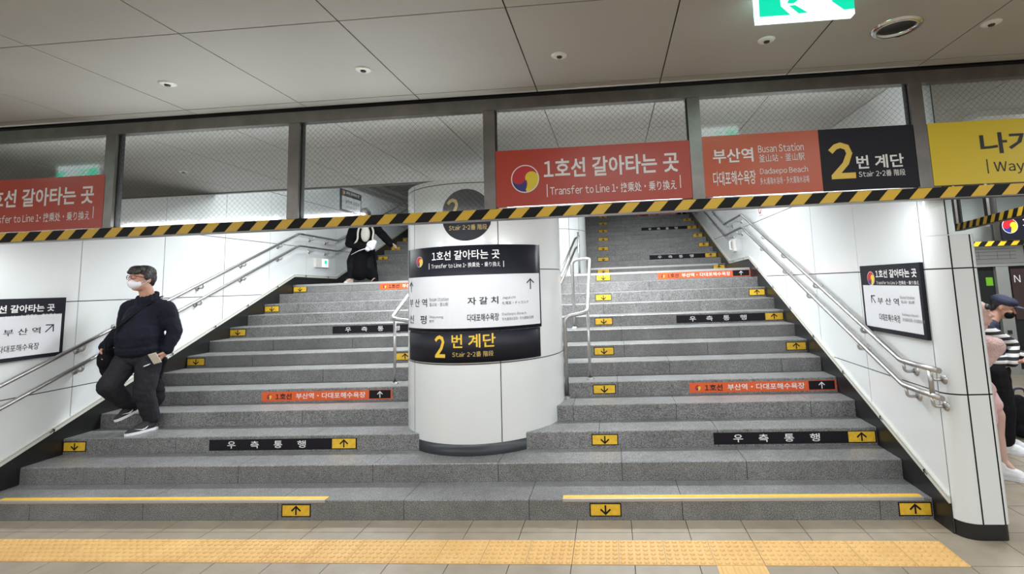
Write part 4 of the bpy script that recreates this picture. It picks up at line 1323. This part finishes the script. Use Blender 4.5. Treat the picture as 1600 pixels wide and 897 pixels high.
# ------------------------------------------------ man walking down on the left
def man():
    S = V((-.09, .10, 0))
    def p(x, y, z): return V((x, y, z)) + S
    gz = 3 * H
    t = thing('person', 'man in dark navy jacket and white face mask walking down the left steps', 'person', (-4.5, .9, gz))
    hm = Matrix.Rotation(R(-8), 3, 'Z') @ Matrix.Rotation(R(-3), 3, 'X')
    hc = p(-4.45, .775, 1.985)
    shL, shR = p(-4.255, .875, 1.675), p(-4.655, .865, 1.69)
    elL, elR = p(-4.185, .925, 1.43), p(-4.735, .88, 1.45)
    wrL, wrR = p(-4.215, .865, 1.235), p(-4.760, .72, 1.30)
    hpL, hpR = p(-4.345, .82, 1.19), p(-4.555, .80, 1.19)
    knL, knR = p(-4.345, .76, .83), p(-4.565, .575, .93)
    anL, anR = p(-4.335, .86, .53), p(-4.555, .875, .655)
    neck = p(-4.45, .855, 1.80)
    b = Blob()
    P = head_blob(b, hc, hm, 1.08)
    b.chain([(P(0, .03, -.06), .060), (neck, .064), (p(-4.45, .865, 1.70), .075)])
    b.ell(p(-4.45, .84, 1.52), (.17, .12, .2)); b.ell(p(-4.45, .80, 1.32), (.17, .14, .17)); b.ell(p(-4.45, .82, 1.2), (.16, .12, .1))
    for sh, el, wr in ((shL, elL, wrL), (shR, elR, wrR)):
        b.chain([(p(-4.45, .86, 1.66), .07), (sh, .055), (el, .043), (wr, .030)])
    hand_blob(b, wrL, (-.30, -.35, -.75), (-.8, -.3, .1), 1.0, 1.15, 1)
    hand_blob(b, wrR, (.1, -.35, -.9), (.8, .2, 0), .7, 1.05, -1)
    for hp, kn, an in ((hpL, knL, anL), (hpR, knR, anR)):
        b.chain([(hp, .085), (kn, .055), (kn * .45 + an * .55 + V((0, .02, 0)), .05), (an, .036)])
    fL0, fL1 = V((-4.405, 1.00, gz)), V((-4.485, .735, gz))
    b.chain([(anL, .036), (fL0 * .6 + fL1 * .4 + V((0, 0, .04)), .028), (fL1 * .8 + fL0 * .2 + V((0, 0, .03)), .02)])
    fR0, fR1 = V((-4.625, 1.035, .640)), V((-4.665, .80, .565))
    b.chain([(anR, .036), (fR0 * .6 + fR1 * .4 + V((0, 0, .04)), .028), (fR1 * .8 + fR0 * .2 + V((0, 0, .03)), .02)])
    b.build('body', M['skin'], t, .0065, 3)
    # hair: full cap with a fringe over the forehead
    h = Blob()
    for x, y, z, a, e, i in ((0, .020, .058, .085, .100, .078), (0, .055, .012, .080, .066, .080), (0, -.050, .085, .074, .058, .042), (.03, -.080, .062, .042, .026, .028), (-.03, -.080, .064, .042, .026, .026), (.074, .0, .030, .016, .040, .048), (-.074, .0, .030, .016, .040, .048), (0, .072, -.035, .062, .036, .04)):
        h.ell(P(x, y, z), (a * 1.08, e * 1.08, i * 1.08), hm)
    h.build('hair', M['hair'], t, .006, 2, .008, .02)
    k = Blob()
    k.ell(P(0, -.052, -.050), (.066, .064, .052), hm); k.ell(P(0, -.088, -.040), (.036, .036, .036), hm)
    mk = k.build('face_mask', M['maskw'], t, .006, 4)
    m_ = MB()
    for sx in (1, -1):
        for zz in (-.015, -.075):
            m_.tube([P(sx * .055, -.055, -.03 if zz > -.05 else -.07), P(sx * .078, -.02, -.025 if zz > -.05 else -.04), P(sx * .084, .015, -.010)], .0022, n=6)
    m_.build('ear_loop', M['maskw'], mk)
    m_ = MB()
    for sx in (1, -1):
        ring = [P(sx * (.033 + .024 * cos(2 * pi * i / 20)), -.106 + .012 * max(0, cos(2 * pi * i / 20)), .012 + .019 * sin(2 * pi * i / 20)) for i in range(21)]
        m_.tube(ring, .0028, n=6, caps=False)
        m_.tube([P(sx * .061, -.098, .016), P(sx * .082, -.04, .014), P(sx * .086, .01, .006)], .0026, n=6)
    m_.tube([P(-.008, -.108, .016), P(.008, -.108, .016)], .0028, n=6)
    m_.build('glasses', M['lens'], t)
    # jacket
    j = Blob()
    j.ell(p(-4.45, .835, 1.53), (.215, .165, .22)); j.ell(p(-4.45, .785, 1.40), (.215, .190, .23)); j.ell(p(-4.45, .80, 1.27), (.212, .185, .12)); j.ell(p(-4.45, .795, 1.48), (.19, .16, .2))
    j.ell(p(-4.45, .91, 1.60), (.18, .10, .14))
    j.chain([(shR, .082), (p(-4.45, .875, 1.715), .088), (shL, .082)])
    j.chain([(shL, .084), (elL, .070), (wrL * .75 + elL * .25, .058), (wrL * .97 + elL * .03, .054)])
    j.chain([(shR, .084), (elR, .072), (wrR * .75 + elR * .25, .058), (wrR * .97 + elR * .03, .054)])
    for k in range(14):
        a = 2 * pi * k / 14
        j.ell(p(-4.45 + .080 * cos(a), .850 + .080 * sin(a), 1.785 + .026 * sin(a)), (.022, .022, .050))
    jk = j.build('jacket', M['navy'], t, .008, 4, .022, .10)
    m_ = Blob(); m_.ell(p(-4.45, .795, 1.735), (.045, .03, .075), Matrix.Rotation(R(-18), 3, 'X')); m_.build('shirt_collar', M['mauve'], t, .008, 3)
    # trousers
    q = Blob()
    q.ell(p(-4.45, .815, 1.19), (.185, .155, .105))
    q.chain([(hpL, .118), (knL + V((0, .01, .02)), .092), (knL * .4 + anL * .6 + V((0, .01, 0)), .078), (anL + V((0, 0, .03)), .068)])
    q.chain([(hpR, .118), (knR + V((0, .03, .0)), .094), (knR * .4 + anR * .6 + V((0, .01, 0)), .076), (anR + V((0, -.01, .03)), .064)])
    tr = q.build('trousers', M['char'], t, .008, 4, .022, .09)
    pm = un(230, 571, 'Y', .80)
    m_ = MB(); nd = (CAM - pm).normalized()
    lft = V((0, 0, 1)).cross(nd).normalized()
    c0 = pm + nd * .02
    shp = [(-.03, -.012), (.008, .0), (.03, .016), (.004, .010), (-.004, .006), (-.026, -.002)]
    m_.add([c0 + lft * a + V((0, 0, b_)) for a, b_ in shp] + [c0 + lft * a + V((0, 0, b_)) - nd * .035 for a, b_ in shp], [list(range(6))] + [(i, (i + 1) % 6, 6 + (i + 1) % 6, 6 + i) for i in range(6)])
    m_.build('white_mark', M['white'], tr)
    shoe(t, fL0, fL1, M['shoeb'], M['shoew'], 1.0, M['white'])
    shoe(t, fR0, fR1, M['shoeb'], M['shoew'], 1.0, M['white'])
    # strap across the chest with buckle, pouch at the right hip
    bg = thing('shoulder_bag', 'black pouch at the right hip of the man in the navy jacket', 'bag', tuple(p(-4.735, .74, 1.1)))
    m_ = Blob(); m_.ell(p(-4.735, .735, 1.18), (.06, .10, .12)); m_.ell(p(-4.735, .755, 1.10), (.055, .09, .10)); m_.ell(p(-4.73, .74, 1.24), (.05, .09, .06)); m_.build('pouch', M['blackcloth'], bg, .008, 3, .01, .05)
    sp = [p(-4.36, .93, 1.80), p(-4.355, .80, 1.755), p(-4.43, .670, 1.62), p(-4.515, .585, 1.50), p(-4.60, .575, 1.38), p(-4.69, .66, 1.27)]
    m_ = MB()
    W_ = V((.008, -.004, .020))
    for a, b_ in zip(sp[:-1], sp[1:]):
        d = (b_ - a).normalized(); w = d.cross(V((0, -1, .2))).normalized() * .019; nn = w.cross(d).normalized() * .003
        m_.add([a - w, b_ - w, b_ + w, a + w, a - w + nn, b_ - w + nn, b_ + w + nn, a + w + nn, a - w - nn, b_ - w - nn, b_ + w - nn, a + w - nn], [(4, 5, 6, 7), (8, 11, 10, 9), (4, 8, 9, 5), (7, 6, 10, 11)])
    m_.build('strap', M['blackcloth'], bg)
    c = p(-4.505, .575, 1.515); m_ = MB(); m_.tube([c + V((-.022, -.012, -.02)), c + V((.022, -.012, -.012)), c + V((.022, -.012, .024)), c + V((-.022, -.012, .018)), c + V((-.022, -.012, -.02))], .004, n=6); m_.build('buckle', M['steel'], bg)
    c = un(246, 603, 'Y', 1.0)
    b2 = thing('bag', 'crumpled black cloth bag hanging from the left hand of the man in navy', 'bag', (c.x, c.y, c.z - .16))
    m_ = Blob(); m_.ell(c + V((0, 0, -.05)), (.055, .075, .13)); m_.ell(c + V((.0, .0, -.12)), (.06, .08, .09)); m_.chain([(c + V((-.005, -.02, .06)), .045), (wrL + V((-.02, .0, -.09)), .028)]); m_.build('cloth_bag', M['blackcloth'], b2, .008, 3, .02, .06)
    c = un(242, 560, 'Y', wrL.y - .15)
    ph = thing('smartphone', 'small pale phone held in the left hand of the man in navy', 'phone', tuple(c))
    mr = Matrix.Rotation(R(35), 3, 'X') @ Matrix.Rotation(R(25), 3, 'Z')
    m_ = MB(); m_.box(-.033, .033, -.0045, .0045, -.062, .062); m_.v = [tuple(c + mr @ V(v)) for v in m_.v]; m_.build('phone_body', M['phone'], ph)
    m_ = MB(); m_.box(-.030, .030, .0045, .0055, -.058, .058); m_.v = [tuple(c + mr @ V(v)) for v in m_.v]; m_.build('screen', M['ink'], ph)
man()

# ------------------------------------------------ woman on the landing
def woman():
    Y = 5.05
    def q(px, py, dy=0.0): return un(px, py, 'Y', Y + dy)
    t = thing('person', 'person in a long black coat with ash-grey bob on the left of the landing', 'person', (-4.3, Y, LZ))
    hc = q(571, 335); hm = Matrix.Rotation(R(10), 3, 'Z')
    s = .98
    shA, shB = q(551, 361), q(590, 359)
    elA, elB = q(546, 381, -.08), q(602, 372, .05)
    wrA, wrB = q(572, 386, -.24), q(611, 381, .08)
    neck = q(570, 350); pel = q(567, 394)
    hpA, hpB = pel + V((-.09, 0, 0)), pel + V((.09, 0, 0))
    fA = V((q(551, 430).x, Y - .10, LZ)); fB = V((q(581, 430).x, Y + .12, LZ))
    b = Blob(); P = head_blob(b, hc, hm, s)
    b.chain([(P(0, .03, -.06), .052), (neck, .052), (neck + V((0, .02, -.1)), .07)])
    b.ell((neck + pel) / 2 + V((0, 0, .06)), (.14, .10, .22)); b.ell(pel, (.14, .11, .12))
    for sh, el, wr in ((shA, elA, wrA), (shB, elB, wrB)): b.chain([(sh, .046), (el, .036), (wr, .026)])
    hand_blob(b, wrA, (.5, -.4, .35), (.2, .4, 0), .7, .95, 1); hand_blob(b, wrB, (.75, .1, -.5), (0, -.6, -.6), .5, .95, 1)
    for hp, f in ((hpA, fA), (hpB, fB)):
        kn = (hp + f) / 2 + V((0, -.06, .02)); b.chain([(hp, .08), (kn, .05), (f + V((0, .02, .09)), .034), (f + V((0, -.10, .03)), .026)])
    b.build('body', M['skin2'], t, .008, 3)
    h = Blob()
    for x, y, z, a, e, i in ((0, .020, .050, .092, .108, .084), (0, .055, -.02, .088, .070, .115), (.080, .005, -.02, .026, .055, .095), (-.080, .005, -.02, .026, .055, .095), (0, -.068, .070, .076, .040, .042), (.045, -.075, .045, .036, .026, .04), (-.04, -.08, .05, .04, .026, .036)):
        h.ell(P(x, y, z), (a * s, e * s, i * s), hm)
    h.build('hair', M['hair2'], t, .007, 2, .008, .02)
    c = Blob()
    c.chain([(shA, .085), (neck + V((0, .03, -.06)), .085), (shB, .085)])
    ch = (neck * .62 + pel * .38)
    c.ell(ch, (.20, .15, .24)); c.ell(pel, (.205, .165, .26))
    c.chain([(pel, .17), (q(563, 412), .185), (q(562, 424), .175)])
    c.chain([(pel + V((.06, .05, 0)), .15), (q(575, 415, .1), .16), (q(580, 428, .12), .12)])
    c.chain([(pel + V((-.08, 0, 0)), .14), (q(553, 410), .13), (q(551, 419), .10)])
    for sh, el, wr in ((shA, elA, wrA), (shB, elB, wrB)): c.chain([(sh, .085), (el, .078), (wr * .96 + el * .04, .066)])
    c.build('coat', M['coat'], t, .011, 4, .02, .12)
    k = Blob(); k.ell(q(571, 366, -.15), (.088, .05, .15)); k.ell(q(570, 355, -.07), (.09, .085, .07)); k.build('cream_jumper', M['cream'], t, .009, 3)
    m_ = MB()
    for side in ((559, 553, 553), (584, 588, 584)):
        pts = [q(side[0] + (4 if side[0] < 570 else -4), 352, -.10), q(side[0], 362, -.20), q(side[1] + (6 if side[0] < 570 else -6), 374, -.21), q(side[2], 383, -.20)]
        m_.tube(rounded(pts, .05), .017, n=8)
    m_.build('hood_lining', M['cream'], t)
    tr = Blob()
    for hp, f in ((hpA, fA), (hpB, fB)):
        kn = (hp + f) / 2 + V((0, -.06, .02)); tr.chain([(hp, .095), (kn, .078), (f + V((0, .01, .14)), .062)])
    tr.build('trousers', M['blackcloth'], t, .01, 3)
    shoe(t, fA + V((0, .10, 0)), fA + V((-.02, -.15, 0)), M['cream'], M['shoew'], .95)
    shoe(t, fB + V((0, .10, 0)), fB + V((.03, -.15, 0)), M['blackcloth'], M['rubber'], .95)
    w = q(580, 383, -.32)
    bg = thing('handbag', 'small crumpled white bag held at the chest by the person in black coat', 'bag', tuple(w))
    m_ = Blob(); m_.ell(w, (.085, .05, .09)); m_.ell(w + V((-.06, .0, -.06)), (.05, .04, .05)); m_.ell(w + V((.05, 0, .05)), (.05, .04, .05)); m_.build('pouch', M['maskw'], bg, .009, 2, .03, .05)
    m_ = MB(); m_.tube(rounded([w + V((-.03, -.01, -.04)), q(560, 392, -.27), q(549, 398, -.18)], .05), .008, n=8); m_.build('strap', M['maskw'], bg)
woman()

# ------------------------------------------------ two people in the right passage
def cap_person():
    Y = 1.43
    def q(px, py, dy=0.0): return un(px, py, 'Y', Y + dy)
    f = V((.72, -.62, 0)).normalized(); l = V((-f.y, f.x, 0))
    gx_, gy_ = q(1566, 703).x, Y
    t = thing('person', 'person in navy cap and striped long sleeves looking down in the right passage', 'person', (gx_, gy_, 0))
    fm = Matrix(((l.x, -f.x, 0), (l.y, -f.y, 0), (0, 0, 1)))
    o = V((q(1562, 600).x, Y, 0))
    def W(x, y, z): return o + fm @ V((x, y, z))
    hm = fm @ Matrix.Rotation(R(22), 3, 'X')
    hc = q(1567, 480)
    s = .95
    hz = hc.z
    b = Blob(); P = head_blob(b, hc, hm, s)
    b.chain([(P(0, .03, -.06), .05), (W(0, .03, hz - .20), .055)])
    shz = hz - .22
    shA, shB = W(.17, .04, shz), W(-.17, .04, shz)
    elA, elB = W(.22, .05, shz - .25), q(1581, 538)
    wrA, wrB = W(.10, -.22, shz - .26), W(-.05, -.12, shz - .30)
    b.ell(W(0, .03, shz - .12), (.15, .10, .19), fm); b.ell(W(0, .02, .82), (.15, .11, .14), fm)
    for sh, el, wr in ((shA, elA, wrA), (shB, elB, wrB)): b.chain([(sh, .048), (el, .038), (wr, .027)])
    hand_blob(b, wrA, (f.x, f.y, .1), (0, 0, 1), .6, .95, 1); hand_blob(b, wrB, (f.x - l.x * -.6, f.y - l.y * -.6, .1), (0, 0, 1), .6, .95, -1)
    fA, fB = W(.10, .02, 0), W(-.10, .0, 0)
    for hp, ft in ((W(.09, .02, .80), fA), (W(-.09, .02, .80), fB)):
        b.chain([(hp, .08), ((hp + ft) / 2 + f * .03, .052), (ft + V((0, 0, .09)), .035), (ft + f * .12 + V((0, 0, .03)), .026)])
    b.build('body', M['skin'], t, .008, 3)
    h = Blob(); h.ell(P(0, .03, .03), (.080 * s, .088 * s, .075 * s), hm); h.ell(P(0, .07, -.02), (.07 * s, .04 * s, .06 * s), hm); h.build('hair', M['hair'], t, .007, 2)
    c = Blob(); c.ell(P(0, .014, .062), (.090 * s, .112 * s, .068 * s), hm); c.ell(P(0, -.02, .075), (.080 * s, .088 * s, .05 * s), hm)
    cp = c.build('cap', M['capnavy'], t, .006, 3)
    v = Blob(); v.ell(P(0, -.12, .045), (.072 * s, .062 * s, .010 * s), hm @ Matrix.Rotation(R(-6), 3, 'X')); v.build('visor', M['capnavy'], cp, .0045, 2)
    k = Blob(); k.ell(P(0, -.055, -.055), (.064 * s, .060 * s, .048 * s), hm); k.build('face_mask', M['blackcloth'], t, .006, 3)
    j = Blob(); j.chain([(W(.10, .04, shz + .0), .075), (W(-.10, .04, shz + .0), .075)]); j.ell(W(0, .03, shz - .14), (.165, .125, .20), fm); j.ell(W(0, .02, hz - .17), (.085, .08, .06), fm)
    j.build('navy_vest', M['capnavy'], t, .009, 3, .012, .08)
    sv = Blob()
    for sh, el, wr in ((shA, elA, wrA), (shB, elB, wrB)): sv.chain([(sh, .075), (el, .062), (wr, .050)])
    sv.ell(W(0, .02, .86), (.168, .128, .10), fm)
    sv.build('striped_jumper', M['stripe'], t, .008, 3, .01, .08)
    tr = Blob(); tr.ell(W(0, .02, .76), (.165, .125, .09), fm)
    for hp, ft in ((W(.09, .02, .76), fA), (W(-.09, .02, .76), fB)):
        tr.chain([(hp, .105), ((hp + ft) / 2 + f * .03, .085), (ft + V((0, 0, .12)), .072)])
    tr.build('trousers', M['blackcloth'], t, .009, 3, .012, .08)
    for ft in (fA, fB): shoe(t, ft - f * .07, ft + f * .19, M['shoew'], M['shoew'], 1.0)
    g_ = un(1592, 684, 'Z', 0)
    bg = thing('bag', 'dark navy and black bag standing on the passage floor at the right photo edge', 'bag', (g_.x + .06, g_.y, 0))
    c = V((g_.x + .07, g_.y, 0))
    m_ = Blob(); m_.ell(c + V((0, 0, .20)), (.15, .11, .20)); m_.ell(c + V((0, 0, .10)), (.16, .12, .10)); m_.ell(c + V((-.03, 0, .34)), (.09, .07, .10)); bd = m_.build('bag_body', M['blackcloth'], bg, .009, 3, .015, .08)
    m_ = MB(); m_.tube(rounded([c + V((-.07, 0, .38)), c + V((-.07, 0, .50)), c + V((.05, 0, .50)), c + V((.05, 0, .38))], .05), .011, n=8); m_.build('handle', M['capnavy'], bg)
    m_ = Blob(); m_.ell(c + V((.03, -.09, .20)), (.09, .04, .13)); m_.build('front_pocket', M['capnavy'], bg, .008, 3)
cap_person()

def pink_person():
    Y = .73
    def q(px, py, dy=0.0): return un(px, py, 'Y', Y + dy)
    f = V((.80, -.60, 0)).normalized(); l = V((-f.y, f.x, 0))
    fm = Matrix(((l.x, -f.x, 0), (l.y, -f.y, 0), (0, 0, 1)))
    o = V((q(1533, 620).x, Y, 0))
    t = thing('person', 'person in pale pink fleece and shorts half hidden behind the right wall end', 'person', (o.x, o.y, 0))
    def W(x, y, z): return o + fm @ V((x, y, z))
    hc = q(1529, 490); hz = hc.z; s = .92
    b = Blob(); P = head_blob(b, hc, fm, s)
    b.chain([(P(0, .03, -.06), .048), (W(0, .02, hz - .19), .052)])
    shz = hz - .22
    shA, shB = W(.15, .02, shz), W(-.15, .02, shz)
    elA, elB = W(.19, .06, shz - .22), q(1555, 541, -.05)
    wrA, wrB = W(.13, .0, shz - .34), q(1537, 566, -.10)
    b.ell(W(0, .02, shz - .14), (.14, .10, .2), fm); b.ell(W(0, .02, .76), (.14, .11, .12), fm)
    for sh, el, wr in ((shA, elA, wrA), (shB, elB, wrB)): b.chain([(sh, .045), (el, .035), (wr, .025)])
    hand_blob(b, wrA, (-.3, -.3, -.8), (0, -1, 0), .6, .9, 1); hand_blob(b, wrB, (-.8, -.3, -.2), (0, 0, 1), .6, .9, -1)
    an = q(1569, 724); fA = V((an.x - .01, Y, 0)); fB = W(-.10, .12, 0)
    kA = q(1559, 648)
    hA, hB = W(.08, .02, .74), W(-.08, .02, .74)
    b.chain([(hA, .085), (kA + V((0, 0, .0)), .052), (kA * .6 + an * .4 - f * .02, .050), (an + V((-.005, 0, .02)), .034), (fA + f * .1 + V((0, 0, .03)), .025)])
    b.chain([(hB, .085), ((hB + fB) / 2 + f * .03, .052), (fB + V((0, 0, .20)), .046), (fB + V((0, 0, .08)), .032), (fB + f * .1 + V((0, 0, .03)), .025)])
    b.build('body', M['skin2'], t, .008, 3)
    h = Blob(); h.ell(P(0, .03, .045), (.100 * s, .112 * s, .088 * s), fm); h.ell(P(0, .06, -.04), (.098 * s, .075 * s, .13 * s), fm); h.ell(P(0, .03, -.12), (.10 * s, .09 * s, .05 * s), fm); h.build('hood', M['fluff'], t, .008, 3, .010, .05)
    h = Blob(); h.ell(P(0, -.062, .062), (.066 * s, .034 * s, .032 * s), fm); h.build('hair', M['hair'], t, .006, 2)
    j = Blob(); j.chain([(shA, .085), (W(0, .03, shz), .085), (shB, .085)]); j.ell(W(0, .05, shz - .16), (.16, .12, .21), fm); j.ell(W(0, .05, shz - .30), (.165, .125, .13), fm)
    for sh, el, wr in ((shA, elA, wrA), (shB, elB, wrB)): j.chain([(sh, .08), (el, .075), (wr, .055)])
    j.build('fleece', M['fluff'], t, .009, 3, .016, .05)
    tr = Blob(); tr.ell(W(0, .02, .74), (.165, .13, .11), fm)
    tr.chain([(hA, .10), (kA + V((-.035, 0, .09)), .078)]); tr.chain([(hB, .115), (W(-.085, -.0, .52), .10)])
    tr.build('shorts', M['pink'], t, .009, 3, .012, .08)
    for ft in (fA, fB): shoe(t, ft - f * .07, ft + f * .20, M['shoew'], M['shoew'], 1.05)
pink_person()
